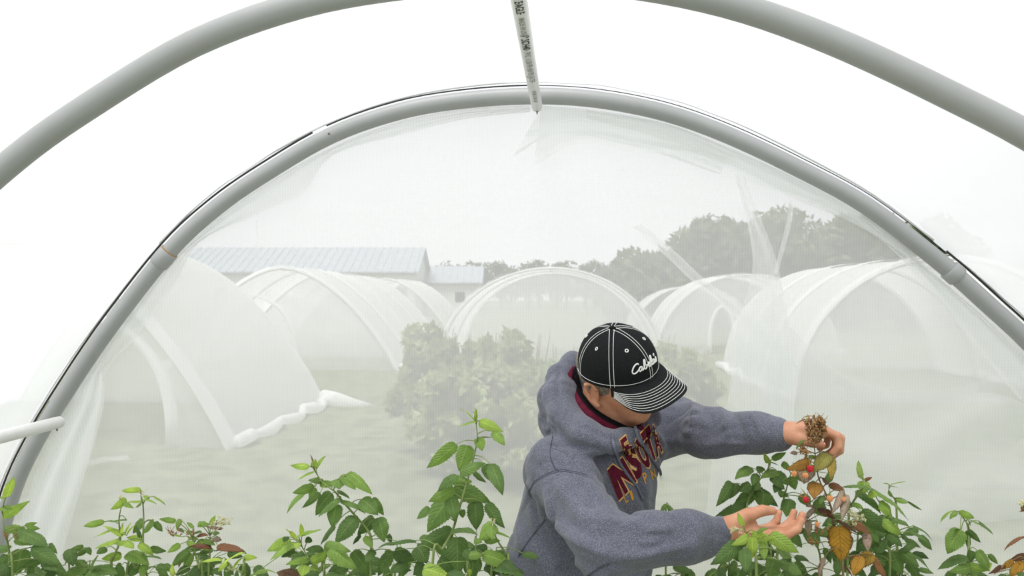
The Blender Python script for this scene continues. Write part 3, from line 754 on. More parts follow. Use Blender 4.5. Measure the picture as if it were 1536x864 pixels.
# nails
def nail(c, t, n, r):
    s_ = np.cross(t, n); V_ = []; rows = []
    for i in range(5):
        u = i/4; rows.append([tuple(c+t*(r*(-.9+1.55*u))+s_*r*.72*math.sin(a)*(1 if u < .9 else .8)+n*(r*.98*math.cos(a)+.0006)*(1-.12*max(0, u-.5))) for a in np.linspace(-.95, .95, 7)])
    b = MB(); b.grid(rows); b.build('finger_nail', M_NAIL, man)
thn = nrm(vf(.15, -.55, .8))
c, t, _, r = Rtips[4]; n_ = nrm(thn-t*(thn@t)); nail(c, t, n_, r)
c, t, _, r = Ltips[4]; n_ = nrm(vf(.1, -.6, .7)); n_ = nrm(n_-t*(n_@t)); nail(c, t, n_, r)
for tp in (Rtips, Ltips):
    for i in range(4): c, t, n_, r = tp[i]; nail(c, t, n_, r)
# hair below the cap
hair = SDF(); hair.add.append(EL(hw(-.014, 0, .030), (.099, .0795, .091), Mh, 0))
class Half:
    k = .004
    def __init__(s, o, n): s.o = A3(o); s.n = nrm(n)
    def d(s, p): return -((p-s.o)@s.n)
class Keep(Half):                       # keeps the side the normal points to
    def d(s, p): return -((p-s.o)@s.n)
def keep(o, n):
    class K:
        k = .004
        def d(self, p): return -((p-A3(o))@nrm(n))
    return K()
hair.sub += [keep(hw(0, 0, .052), HU), keep(hw(.034, 0, 0), HF), keep(hw(-.02, 0, -.030), -HU+HF*.45)]
V, Fc = isomesh(hair, HO-.15, HO+.15, .003); mobj('hair', V, Fc, M_HAIR, man)

# ---- hooded sweatshirt
hd = SDF(); A = hd.add.append
for s, sh in ((-1, RS), (1, LS)):
    A(RC(NECK-TU*.05+TF*.01, sh-TU*.012, .085, .072 if s < 0 else .082, .06))
    A(RC(NECK-TU*.17+TL*s*.075+TF*.015, PEL+TL*s*.085+TU*.02+TF*.0, .124, .134, .08))
    A(RC(NECK-TU*.17+TL*s*.06+TF*.035, NECK-TU*.34+TL*s*.05+TF*.07, .10, .10, .06))
A(RC(RS-TU*.01, RE, .082, .070, .022)); A(RC(RE, RE*.35+RW*.65, .072, .056, .02)); A(RC(RE*.35+RW*.65, RE*.20+RW*.80, .057, .053, .02)); 
A(RC(RE*.20+RW*.80, RW+(RE-RW)*.055, .0420, .0395, .008))
A(RC(LS-TU*.01, LE, .084, .064, .03)); A(RC(LE, LE*.3+LW*.7, .065, .052, .03)); A(RC(LE*.3+LW*.7, LE*.22+LW*.78, .052, .050, .01)); A(RC(LE*.24+LW*.76, LW+(LE-LW)*.03+np.array([0, -.004, .003]), .046, .0425, .008))
# hood lying around the neck
hp_ = [(858, 548, 2.14, .034), (843, 568, 2.11, .042), (838, 600, 2.05, .050), (848, 630, 1.98, .046), (876, 652, 1.91, .036), (915, 664, 1.90, .028), (952, 652, 1.945, .024), (975, 628, 2.03, .026), (965, 600, 2.14, .030), (925, 580, 2.2, .032), (880, 560, 2.2, .036)]
hq = [A3(P(a, b_, c)) for a, b_, c, _ in hp_]
for i in range(len(hq)): A(RC(hq[i], hq[(i+1) % len(hq)], hp_[i][3], hp_[(i+1) % len(hq)][3], .017))
A(EL(P(842, 634, 2.08), (.06, .06, .055), None, .05))
# opening for the neck and head
hd.sub.append(RC(NECK+TU*.015, hw(-.02, 0, -.02), .060, .076, .010)); hd.sub[-1].k = .012
hd.sub.append(RC(hw(-.0, 0, -.03), hw(.06, 0, -.07), .085, .075, .01)); hd.sub[-1].k = .01
base_hd = SDF(); base_hd.add = list(hd.add); base_hd.sub = list(hd.sub)
# folds: soft ridges (+) and creases (-) along lines lying on the cloth
FOLD = []
def fold(pts, w, h):
    q = [march(base_hd, x, y) for x, y in [(p.x, p.y) for p in spline([(a, b_, 0) for a, b_ in pts], 5)]]
    q = [x for x in q if x is not None]
    if len(q) > 1: FOLD.append((np.array(q), w, h))
fold([(800,722),(815,712),(838,704),(862,706),(880,712)], .0055, -.0035)            # shoulder seam
fold([(830,655),(826,680),(838,704)], .004, -.0025)
fold([(826,740),(850,778),(885,800),(930,802)], .012, -.006); fold([(836,728),(866,764),(905,782),(950,780)], .013, .006)
fold([(812,744),(828,790),(862,822),(905,838)], .011, -.005); fold([(870,720),(898,742),(925,772)], .012, .005)
fold([(880,712),(912,736),(938,765),(955,775)], .008, -.006)
fold([(925,800),(960,806),(1000,800)], .010, -.005); fold([(900,826),(950,836),(1005,826),(1040,815)], .012, .005)
fold([(955,785),(985,795),(1020,788)], .010, .004); fold([(1010,780),(1018,800),(1020,825)], .008, -.004); fold([(1035,776),(1046,800),(1043,828)], .010, .006)
fold([(918,846),(970,856),(1020,848)], .010, -.005); fold([(1058,776),(1064,800),(1062,828)], .007, -.0035)
fold([(765,745),(790,790),(830,830),(860,862)], .013, -.007); fold([(762,775),(790,820),(820,850)], .013, .007)
fold([(775,705),(792,740),(800,770)], .013, -.006); fold([(760,812),(785,842),(800,862)], .010, -.005); fold([(830,760),(835,800),(860,840),(900,862)], .014, -.008)
fold([(805,845),(850,856),(900,858)], .006, -.004)
fold([(870,640),(905,655),(940,664)], .008, -.004); fold([(900,672),(915,690),(925,716)], .010, -.006); fold([(885,668),(900,698),(905,715)], .010, .004)
fold([(952,655),(950,700),(960,740),(968,765)], .012, -.006); fold([(985,640),(990,690),(990,750)], .010, -.005); fold([(968,628),(985,650),(996,668)], .008, .006)
fold([(1010,588),(1020,610),(1016,640),(1004,655)], .012, -.006); fold([(1035,590),(1040,620),(1030,655)], .012, .005)
fold([(1052,608),(1066,630),(1060,660)], .010, -.006); fold([(1078,606),(1090,632),(1094,668)], .012, .006); fold([(1096,612),(1112,640),(1116,672)], .009, -.005)
fold([(1040,662),(1075,650),(1105,640)], .010, -.005); fold([(1130,622),(1142,648),(1142,674)], .009, .004); fold([(1120,618),(1130,645),(1130,676)], .006, -.0035)
fold([(1150,624),(1158,648),(1158,676)], .004, -.004)
fold([(1006,634),(1030,640),(1060,650)], .010, -.005)
fold([(826,560),(812,590),(818,622),(845,650)], .008, -.005); fold([(845,540),(836,575),(843,612),(862,640)], .007, -.005); fold([(806,588),(803,615),(822,650)], .010, .005)
fold([(812,635),(850,664),(895,672)], .010, -.008); fold([(835,665),(860,680),(890,682)], .012, .004)
fold([(799,745),(806,780),(826,812),(858,838),(905,858)], .010, -.010); fold([(817,745),(827,776),(848,802),(884,826),(925,842)], .016, .007)
fold([(940,790),(975,772),(1000,770)], .008, .005); fold([(930,812),(975,822),(1010,806)], .008, -.006); fold([(860,712),(880,735),(890,765)], .010, -.006)
fold([(785,690),(805,700),(822,716)], .009, -.005); fold([(778,722),(795,728),(805,745)], .010, .005); fold([(1000,612),(1030,622),(1055,618)], .010, -.006); fold([(1062,668),(1090,664),(1120,668)], .009, .005)
FV = [(a[:-1], a[1:]-a[:-1], w, h, a.mean(0), np.linalg.norm(a-a.mean(0), axis=1).max()+w*3) for a, w, h in FOLD]
def folds(p):
    out = np.zeros(len(p)); c = p.mean(0); R0 = np.linalg.norm(p-c, axis=1).max()
    for a, ab, w, h, cm, rr in FV:
        if np.linalg.norm(c-cm) > rr+R0: continue
        dm = np.full(len(p), 9.); tt = None
        for j in range(len(a)):
            q = p-a[j]; t = np.clip(q@ab[j]/(ab[j]@ab[j]+1e-12), 0, 1); dd = np.linalg.norm(q-t[:, None]*ab[j], axis=1)
            g = (j+t)/len(a); m = dd < dm; dm = np.where(m, dd, dm); tt = g if tt is None else np.where(m, g, tt)
        out -= (2.0*h*(.55*np.exp(-(dm/(w*.9))**2)+.45*np.exp(-dm/(w*.38))) if h < 0 else 1.7*h*np.exp(-(dm/(w*.9))**2))*np.sin(PI*np.clip(tt*.9+.05, 0, 1))**.5
    return out
_ph = rng.uniform(0, 6.28, (7, 2)); _kd = rng.normal(size=(7, 3)); _kd /= np.linalg.norm(_kd, axis=1)[:, None]
def ripple(p):
    o = np.zeros(len(p))
    for i in range(7):
        o += .0015*np.sin(p@_kd[i]*(28+9*i)+_ph[i, 0]+1.4*np.sin(p@_kd[(i+3) % 7]*17+_ph[i, 1]))
    return o
_wd = [nrm(RE-RS), nrm(RW-RE), nrm(LW-LS), TU]
def creases(p):
    o = np.zeros(len(p)); wq = np.sin(p@np.array([31., 17, 23])+1.3)*1.1+np.sin(p@np.array([-19., 41, 13]))*.9+np.sin(p@np.array([11., -9, 37]))*.7
    for i, dr in enumerate(_wd):
        ph = p@dr*(52+6*i)+wq*1.5+i*2.1; m = np.clip(np.sin(p@_kd[i]*19+i*1.7), 0, 1)
        o += .0042*m*(1-np.abs(np.sin(ph*.5)))**2.2
    return o
hd.disp = [folds, ripple, creases]
zc = .90
class Below:
    k = .004
    def d(s, p): return p[:, 2]-zc
hd.sub.append(Below())
V, Fc = isomesh(hd, [-.04, 1.60, .88], [.80, 2.42, 1.72], .0042)
hoodie = mobj('hooded_sweatshirt', V, Fc, M_HOOD, man)
# ------------------------------------------------------------------ cap
def rim(az):
    c, s = math.cos(az), math.sin(az); R_ = .108 if c > 0 else .100
    return np.array([R_*c, .0905*s, .008*c-.004])
def crown(az, t):                       # t 0 at the rim, 1 at the button
    th = t*PI/2; r = rim(az); k = math.cos(th)**.82; z = .108*math.sin(th)**.92
    sm = .0016*math.sin(az*3*2)*0
    bul = 1+.035*math.sin(PI*min(1, t*1.35))*(1 if math.cos(az) > 0 else .6)
    return np.array([r[0]*k*bul-.006*(1-k), r[1]*k*bul, r[2]*(1-t)+z])
def C3(q, off=0., n=None): return CAPC+HF*q[0]+HL*q[1]+HU*q[2]
def crown_n(az, t):
    e = .01; a = C3(crown(az+e, t))-C3(crown(az-e, t)); b_ = C3(crown(az, min(t+e, .999)))-C3(crown(az, max(t-e, 0)))
    n = np.cross(a, b_); return n/(np.linalg.norm(n)+1e-12)
def CO(az, t, off): return C3(crown(az, t))+crown_n(az, min(t, .97))*off
cap = empty('baseball_cap', CAPC); cap.parent = man; cap.location = Vector(CAPC)-man.location
rows = [[CO(2*PI*k/96, j/40*.995, 0) for k in range(96)] for j in range(41)]
b = MB(); b.grid(rows, True)
inn = [[CO(2*PI*k/96, j/40*.995, -.0035) for k in range(96)] for j in range(0, 41, 2)]
b.grid(inn[::-1], True); b.build('crown', M_CAP, cap)
b = MB(); b.ball(Vector(C3(crown(0, .999)))+Vector(HU*.001), .0075, 14, 8, (1, 1, .7)); b.build('button', M_CAP, cap)
b = MB(); T = .00075
for k in range(6):
    az = k*PI/3
    for sd in (-1, 1):
        pts = []
        for j in range(33):
            t = .0+.965*j/32; rr = np.linalg.norm((crown(az, t))[:2]); da = sd*min(.0046/max(rr, .006), .8); pts.append(CO(az+da, t, .0006))
        b.tube(pts, T, 5)
b.tube([CO(2*PI*k/120, .045, .0006) for k in range(120)], T*.9, 5, closed=True)
b.build('stitching', M_THR, cap)
for k in range(6):
    b = MB(); az = k*PI/3+PI/6; c = CO(az, .56, .0006); n = crown_n(az, .56); tt = nrm(np.cross(n, HU)); bb = np.cross(n, tt)
    b.tube([c+(tt*math.cos(a)+bb*math.sin(a))*.0036 for a in np.linspace(0, 2*PI, 16, endpoint=False)], .0013, 6, closed=True)
    b.build('eyelet', M_THR, cap)
b = MB(); b.tube([CO(PI+a, .10+.30*max(0, 1-(a/.5)**2), -.0005) for a in np.linspace(-.5, .5, 13)], .0012, 5); b.build('strap_opening', M_THR, cap)
# brim
def brim(s, t):
    ri = rim(math.radians(63)*s); be = math.radians(90)*s*.999
    ro = np.array([.049+.136*math.cos(be)**.70, .0806*math.sin(be)+.010*math.sin(2*be), 0])
    x = ri[0]*(1-t)+ro[0]*t; y = ri[1]*(1-t)+ro[1]*t
    z = ri[2]+.004-(.030*(y/.09)**2)*t-.33*(x-ri[0])*1.0-.02*t*t*0
    return np.array([x, y, z])
def brim_n(s, t):
    e = .01; a = C3(brim(s+e, t))-C3(brim(s-e, t)); c = C3(brim(s, t+e))-C3(brim(s, t-e)); n = np.cross(c, a); n = n/(np.linalg.norm(n)+1e-12)
    return n if n@HU > 0 else -n
S_ = [-1+2*i/48 for i in range(49)]
top = [[C3(brim(s*.999, j/16))+brim_n(s*.98, max(.02, min(j/16, .98)))*.0012 for s in S_] for j in range(17)]
bot = [[C3(brim(s*.999, j/16))-brim_n(s*.98, max(.02, min(j/16, .98)))*.0012 for s in S_] for j in range(17)]
b = MB(); b.grid(top); b.grid(bot[::-1]); b.grid([top[-1], bot[-1]]); b.build('brim', M_CAP, cap)
b = MB(); b.tube([C3(brim(s, 1)) for s in S_], .0017, 6); b.build('brim_edge', M_CAP, cap)
b = MB()
for k in range(8):
    # rows run parallel to the outer edge and turn to the sides
    t1 = .93-.085*k; b.tube([C3(brim(s*(.985-.004*k), 1-(1-t1)*(1-.0*abs(s))))+brim_n(s*.96, t1)*.0016 for s in S_], T*.85, 5)
b.build('brim_stitching', M_THR, cap)
# script lettering on the front
def stroke_text(S, dx=0):
    for st in S: yield st
LET = [ # hand-drawn script strokes, unit = x height, baseline 0
 [(1.30,1.75),(1.15,2.0),(.75,2.05),(.25,1.6),(.0,.9),(.1,.25),(.5,.0),(.95,.15),(1.35,.5)],
 [(2.05,.85),(1.75,1.0),(1.45,.75),(1.4,.3),(1.65,.02),(1.95,.3),(2.1,.9),(2.05,.35),(2.2,.02),(2.5,.3)],
 [(2.5,.3),(2.85,1.2),(2.95,2.0),(2.75,2.1),(2.6,1.4),(2.6,.4),(2.8,.02),(3.15,.15),(3.25,.6),(3.0,.85),(3.35,.6),(3.6,.4)],
 [(3.6,.4),(3.95,.65),(4.05,.95),(3.8,1.0),(3.65,.6),(3.8,.08),(4.15,.08),(4.45,.4)],
 [(4.45,.4),(4.8,1.3),(4.88,2.1),(4.68,2.15),(4.55,1.4),(4.58,.3),(4.8,.02),(5.1,.3)],
 [(5.72,.85),(5.45,1.0),(5.15,.75),(5.1,.3),(5.3,.02),(5.6,.3),(5.78,.9),(5.72,.35),(5.9,.02),(6.1,.2)],
 [(6.1,1.75),(6.22,2.05),(6.12,1.7),(6.0,1.55)],
 [(6.15,.2),(6.5,.85),(6.55,1.05),(6.7,.6),(6.6,.1),(6.3,.02),(6.2,.2)]]
b = MB()
u0 = .0093
for st in LET:
    pts = spline([(x, y, 0) for x, y in st], 6); out = []
    for q in pts:
        az = -.56+(q.x+.18*q.y)*u0/.108*1.55; t = .17+.028*1+q.y*u0/.108*.62*1.15
        az2 = az+0
        out.append(CO(az2-.0, t+.02*math.sin((q.x)/6.7*PI), .0012))
    b.tube(out, .0018, 7)
b.build('lettering', M_THR, cap)

# ------------------------------------------------------------------ shirt collar inside the hood
def ring(pts, back, r, m_, name, out=0.):
    q = []
    for x, y in [(p.x, p.y) for p in spline([(a, c, 0) for a, c in pts], 5)]:
        v = march(body, x, y); q.append(Vector(v)+Vector((0, -.004, .0)) if v is not None and v[1] < 2.2 else P(x, y, 2.05))
    q += [P(*z) for z in back]; q = [Vector(c) for c in q]
    for _ in range(3): q = [(q[i-1]+q[i]*2+q[(i+1) % len(q)])/4 for i in range(len(q))]
    b = MB(); b.tube(q, r, 10, closed=True); b.build(name, m_, man); return q
kq = ring([(862,556),(868,578),(878,600),(893,617),(915,631),(935,640)], [(960,645,2.02),(985,625,2.12),(975,590,2.2),(930,560,2.24),(885,545,2.18)], .0065, M_BLK, 'collar_trim')
cc = sum(kq, Vector())/len(kq); rows = []
for k, (o_, z_) in enumerate([(.015, -.004), (.018, .000), (.022, -.002), (.028, -.014), (.034, -.035)]):
    rows.append([p+(p-cc).normalized()*o_+Vector(TU)*z_ for p in kq])
b = MB(); b.grid(rows, True); o = b.build('shirt_collar', M_MAROON, man)
b = MB(); b.grid([[p+(p-cc).normalized()*o_+Vector(TU)*z_ for p in kq] for o_, z_ in ((-.001, -.004), (.006, .006), (.014, .006), (.018, -.004))], True); b.build('collar_facing', M_BLK, man); sd_ = o.modifiers.new('s', 'SOLIDIFY'); sd_.thickness = .003
# ------------------------------------------------------------------ seams, drawcords, chest lettering
M_CORD2 = mottled('grey_braided_cord', (.10, .105, .14), (.20, .21, .26), 300, .9, .1)
M_SEAM = mat('dark_seam_thread', (.085, .09, .12), .95, .05)
def on_cloth(pts, n=6, lift=.0): return march_many(hd, [(p.x, p.y) for p in spline([(a, c, 0) for a, c in pts], n)], 1.45, lift)
b = MB()
for pl in [[(799,724),(815,713),(838,705),(862,707),(882,713)], [(829,653),(825,680),(832,700),(838,705)], [(800,724),(793,738),(798,745)],
           [(818,778),(796,806),(777,834)], [(915,843),(897,852),(880,864)]]:
    for dy in (0, 2.6):
        b = MB(); b.tube(on_cloth([(x, y+dy) for x, y in pl], 8, .0004), .0008, 5); b.build('seam', M_SEAM, man)
for lb, pl, r in [('drawcord', [(918,652),(922,672),(930,695),(944,716),(956,731),(963,746)], .0040), ('drawcord', [(953,640),(958,658),(970,676),(982,694),(990,706),(991,718)], .0040)]:
    b = MB(); q = on_cloth(pl, 8, .0035); b.tube(q, r, 8); b.ball(q[-1], r*1.3, 8, 6, (1, 1, 1.6)); b.build(lb, M_CORD2, man)
def glyph(ch, quad, m_, lift, name, grow=0., bold=.0):
    """letter mapped into a four-cornered patch (TL TR BR BL) of the chest"""
    V, Fc = text_mesh(ch, 1., bold)
    xs = [v[0] for v in V]; ys = [v[1] for v in V]; x0, x1, y0, y1 = min(xs), max(xs), min(ys), max(ys)
    TL_, TR_, BR_, BL_ = [np.array(q, float) for q in quad]; cc = (TL_+TR_+BR_+BL_)/4
    if grow:
        TL_, TR_, BR_, BL_ = [q+(q-cc)/np.linalg.norm(q-cc)*grow for q in (TL_, TR_, BR_, BL_)]
    XY = []
    for x, y, z in V:
        a = (x-x0)/(x1-x0); c = (y-y0)/(y1-y0); XY.append((BL_*(1-a)+BR_*a)*(1-c)+(TL_*(1-a)+TR_*a)*c)
    Q = march_many(hd, XY, 1.45, lift); b = MB(); b.add(Q, Fc); return b.build(name, m_, hoodie, smooth=False)
GL = [('I', [(911,706),(918,699),(935,744),(928,751)], .05), ('N', [(916,700),(934,686),(955,722),(938,742)], .05), ('E', [(930,661),(939,653),(949,684),(940,691)], .04),
      ('S', [(936,679),(948,664),(966,707),(956,723)], .05), ('O', [(949,663),(960,655),(979,698),(968,705)], .05), ('T', [(961,651),(974,637),(987,686),(978,695)], .05), ('A', [(976,640),(984,636),(994,676),(986,686)], .03)]
for ch, q, bo in GL:
    glyph(ch, q, M_GOLD, .0010, 'letter_edging', 2.4, bo+.05); glyph(ch, q, M_MAROON, .0019, 'letter', 0, bo)
for ch, q in [('L', [(934,742),(938,739),(943,752),(939,755)]), ('I', [(944,738),(947,735),(951,748),(948,751)]), ('P', [(963,711),(968,707),(973,722),(968,726)]), ('N', [(975,706),(981,702),(985,717),(979,720)])]:
    glyph(ch, q, M_GOLD2, .0012, 'small_letter', 0, .02)
# trousers and boots
jn = SDF()
for s in (-1, 1):
    hip = PEL+TL*s*.09+TU*.05; kn = hip+np.array([.06*s, -.02, -.46]); an = np.array([kn[0]-.03, kn[1]+.06, .10])
    jn.add += [RC(hip, kn, .115, .075, .06), RC(kn, an, .075, .058, .03)]
jn.add.append(RC(PEL-TL*.05+TU*.12, PEL+TL*.05+TU*.12, .125, .125, .06))
V, Fc = isomesh(jn, [-.25, 1.75, .04], [.55, 2.5, 1.2], .010); mobj('trousers', V, Fc, M_JEANS, man)
for s in (-1, 1):
    hip = PEL+TL*s*.09+TU*.05; kn = hip+np.array([.06*s, -.02, -.46]); an = np.array([kn[0]-.03, kn[1]+.06, .10])
    f2 = nrm(np.array([TF[0], TF[1], 0])); bt = SDF(); bt.add += [RC(an+[0, 0, .05], an-[0, 0, .03], .060, .052, .03), RC(an-[0, 0, .055]-f2*.03, an-[0, 0, .062]+f2*.16, .044, .040, .03)]
    V, Fc = isomesh(bt, an-.3, an+.3, .008); V[:, 2] = np.maximum(V[:, 2], .0); mobj('boot', V, Fc, M_BOOT, man)
# ------------------------------------------------------------------ raspberry canes
def leaf_material(name, stops, withered=False):
    m = mat(name, (.1, .2, .05), .58, .22); nt = m.node_tree
    at = nd(m, 'ShaderNodeAttribute'); at.attribute_name = 'lf'; sep = nd(m, 'ShaderNodeSeparateColor'); lk(m, at.outputs['Color'], sep.inputs[0])
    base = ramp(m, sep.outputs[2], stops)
    def M(op, a, b=None, c=None):
        n = nd(m, 'ShaderNodeMath', operation=op)
        for i, x in enumerate((a, b, c)):
            if x is None: continue
            if isinstance(x, (int, float)): n.inputs[i].default_value = x
            else: lk(m, x, n.inputs[i])
        return n.outputs[0]
    ph = M('MULTIPLY', M('SUBTRACT', sep.outputs[0], M('MULTIPLY', sep.outputs[1], .30)), 8.5)
    fr = M('ABSOLUTE', M('SUBTRACT', M('FRACT', ph), .5)); vein = M('LESS_THAN', fr, .075); mid = M('LESS_THAN', sep.outputs[1], .06)
    vv = M('MAXIMUM', M('MULTIPLY', vein, .8), mid)
    n = noisef(m, 34, 4); var = nd(m, 'ShaderNodeMix', data_type='RGBA', blend_type='MULTIPLY'); var.inputs[0].default_value = 1
    lk(m, base, var.inputs[6]); lk(m, ramp(m, n, [(.3, (.78, .80, .75)), (.7, (1.18, 1.15, 1.1))]), var.inputs[7])
    o = var.outputs[2]
    if withered:
        sp_ = noisef(m, 75, 6, .7); mx = nd(m, 'ShaderNodeMix', data_type='RGBA'); lk(m, ramp(m, sp_, [(.57, (0, 0, 0)), (.66, (.8, .8, .8))]), mx.inputs[0])
        lk(m, o, mx.inputs[6]); mx.inputs[7].default_value = (.07, .028, .015, 1); o = mx.outputs[2]
        ed = nd(m, 'ShaderNodeMix', data_type='RGBA'); lk(m, ramp(m, sep.outputs[1], [(.72, (0, 0, 0)), (1, (.8, .8, .8))]), ed.inputs[0]); lk(m, o, ed.inputs[6]); ed.inputs[7].default_value = (.10, .04, .02, 1); o = ed.outputs[2]
    vm = nd(m, 'ShaderNodeMix', data_type='RGBA', blend_type='MIX'); lk(m, M('MULTIPLY', vv, .5), vm.inputs[0]); lk(m, o, vm.inputs[6])
    lt = nd(m, 'ShaderNodeMix', data_type='RGBA', blend_type='MULTIPLY'); lt.inputs[0].default_value = 1; lk(m, o, lt.inputs[6]); lt.inputs[7].default_value = (1.9, 1.7, 1.8, 1) if not withered else (.5, .45, .4, 1)
    lk(m, lt.outputs[2], vm.inputs[7]); o = vm.outputs[2]
    # paler felted underside
    g = nd(m, 'ShaderNodeNewGeometry'); us = nd(m, 'ShaderNodeMix', data_type='RGBA'); lk(m, M('MULTIPLY', g.outputs['Backfacing'], .40), us.inputs[0]); lk(m, o, us.inputs[6]); us.inputs[7].default_value = (.34, .42, .28, 1) if not withered else (.46, .38, .31, 1)
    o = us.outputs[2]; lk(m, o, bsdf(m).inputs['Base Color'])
    bp = nd(m, 'ShaderNodeBump', Strength=.8, Distance=.0016); lk(m, M('POWER', M('MULTIPLY', fr, 2.0), .5), bp.inputs['Height']); lk(m, bp.outputs[0], bsdf(m).inputs['Normal'])
    out = [x for x in nt.nodes if x.type == 'OUTPUT_MATERIAL'][0]; tl = nd(m, 'ShaderNodeBsdfTranslucent')
    tc_ = nd(m, 'ShaderNodeMix', data_type='RGBA', blend_type='MULTIPLY'); tc_.inputs[0].default_value = 1; lk(m, o, tc_.inputs[6]); tc_.inputs[7].default_value = (1.5, 1.6, .9, 1); lk(m, tc_.outputs[2], tl.inputs[0])
    mx = nd(m, 'ShaderNodeMixShader'); mx.inputs[0].default_value = .30 if not withered else .18; lk(m, bsdf(m).outputs[0], mx.inputs[1]); lk(m, tl.outputs[0], mx.inputs[2]); lk(m, mx.outputs[0], out.inputs[0])
    return m
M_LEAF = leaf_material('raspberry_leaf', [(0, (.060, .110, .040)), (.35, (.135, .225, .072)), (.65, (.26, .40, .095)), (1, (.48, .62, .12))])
M_DEAD = leaf_material('withered_leaf', [(0, (.42, .33, .27)), (.25, (.16, .075, .045)), (.5, (.26, .12, .065)), (.75, (.50, .27, .03)), (1, (.27, .27, .08))], True)
M_STEM = mottled('green_cane', (.17, .24, .07), (.26, .33, .11), 25, .6, .3, bs=0)
M_STEMB = mottled('woody_cane', (.16, .11, .05), (.26, .19, .09), 30, .7, .2, bs=0)
M_BUD = mottled('pale_flower_buds', (.50, .50, .26), (.68, .66, .42), 90, .7, .2, bs=0)
M_HULL = mottled('dried_hulls', (.20, .09, .04), (.42, .27, .12), 220, .8, .15)
M_RED = mottled('ripe_red_berry', (.52, .008, .022), (.66, .02, .04), 60, .3, .5, bs=0, Subsurface_Weight=.1)
M_ORG = mottled('unripe_orange_berry', (.74, .27, .09), (.84, .40, .18), 60, .4, .4, bs=0, Subsurface_Weight=.1)
NU, NV = 40, 9
LF = np.array([(i*NV+j, i*NV+NV+j, i*NV+NV+j+1, i*NV+j+1) for i in range(NU) for j in range(NV-1)])
class LeafBag:
    def __init__(s): s.V = []; s.F = []; s.C = []; s.n = 0
    def leaf(s, B, T, w, tint, roll=0., arch=.12, curl=.0, g=random, twist=0., down=0.):
        B = A3(B); T = A3(T); x = T-B; L = np.linalg.norm(x); x /= L
        tow = -(B+T)/2+np.array([0, 0, CAMH]); tow /= np.linalg.norm(tow)
        n = tow*.8+np.array([0, 0, .6]); n -= x*(n@x)
        if np.linalg.norm(n) < .2: n = np.cross(x, [1, 0, 0])
        n = nrm(n); y = np.cross(n, x); c, q = math.cos(roll), math.sin(roll); n, y = n*c+y*q, y*c-n*q
        i0 = s.n; hw_ = w/2; ph = g.random()*6; wav = .05*g.random()+.03
        t = np.linspace(0, 1, NU+1)[:, None]; v = np.linspace(-1, 1, NV)[None]; av = np.abs(v)
        sh = (t+.012)**.55*np.clip(1-t, 0, 1)**1.02*2.62*.95; sh = np.minimum(sh, 1.0+0*t)
        saw = np.where((av > .95) & (t > .03) & (t < .97), 1+.17*((t*12.5) % 1-.6)+.05*((t*37.) % 1-.5), 1)
        ce = B+x*L*t+n*(arch*L*4*t*(1-t)*.8+wav*L*.4*np.sin(t*5+ph)*t*(1-t)*4)-np.array([0, 0, 1])*down*L*np.maximum(0, t-.45)**2
        cor = .013*L*np.cos(2*PI*8.5*(t-.30*av))*np.minimum(1, av*4)*(1-t*.5)
        z = -av**1.6*hw_*sh*(.28+curl)+hw_*sh*.10*av+cor*.6+wav*.5*hw_*np.sin(t*13+ph+2*v)*av
        yy = v*hw_*sh*saw*(1-.35*min(1, curl)); xx = L*.06*av*sh*-1*(t < .25)
        V = ce[:, None, :]+yy[..., None]*y+z[..., None]*n+xx[..., None]*x
        s.V.append(V.reshape(-1, 3)); C = np.ones((NU+1, NV, 4), np.float32); C[..., 0] = t; C[..., 1] = av; C[..., 2] = tint; s.C.append(C.reshape(-1, 4))
        s.F.append(LF+i0); s.n += (NU+1)*NV
    def build(s, name, m, parent):
        o = mobj(name, np.concatenate(s.V), np.concatenate(s.F), m, parent); ca = o.data.color_attributes.new('lf', 'FLOAT_COLOR', 'POINT')
        ca.data.foreach_set('color', np.concatenate(s.C).ravel()); return o
def calyx(mb, c, r, g, n=5):
    c = Vector(c); mb.ball(c, r, 8, 6)
    ax = Vector((g.uniform(-1, 1), g.uniform(-1, .3), g.uniform(-1, 1))).normalized(); a1 = ax.orthogonal().normalized(); a2 = ax.cross(a1)
    for k in range(n):
        a = 2*PI*k/n; dr = a1*math.cos(a)+a2*math.sin(a)
        mb.tube([c+dr*r*.4, c+dr*r*1.7+ax*r*.5, c+dr*r*2.5+ax*r*.2*g.uniform(-2, 3)], [r*.42, r*.34, r*.08], 5)
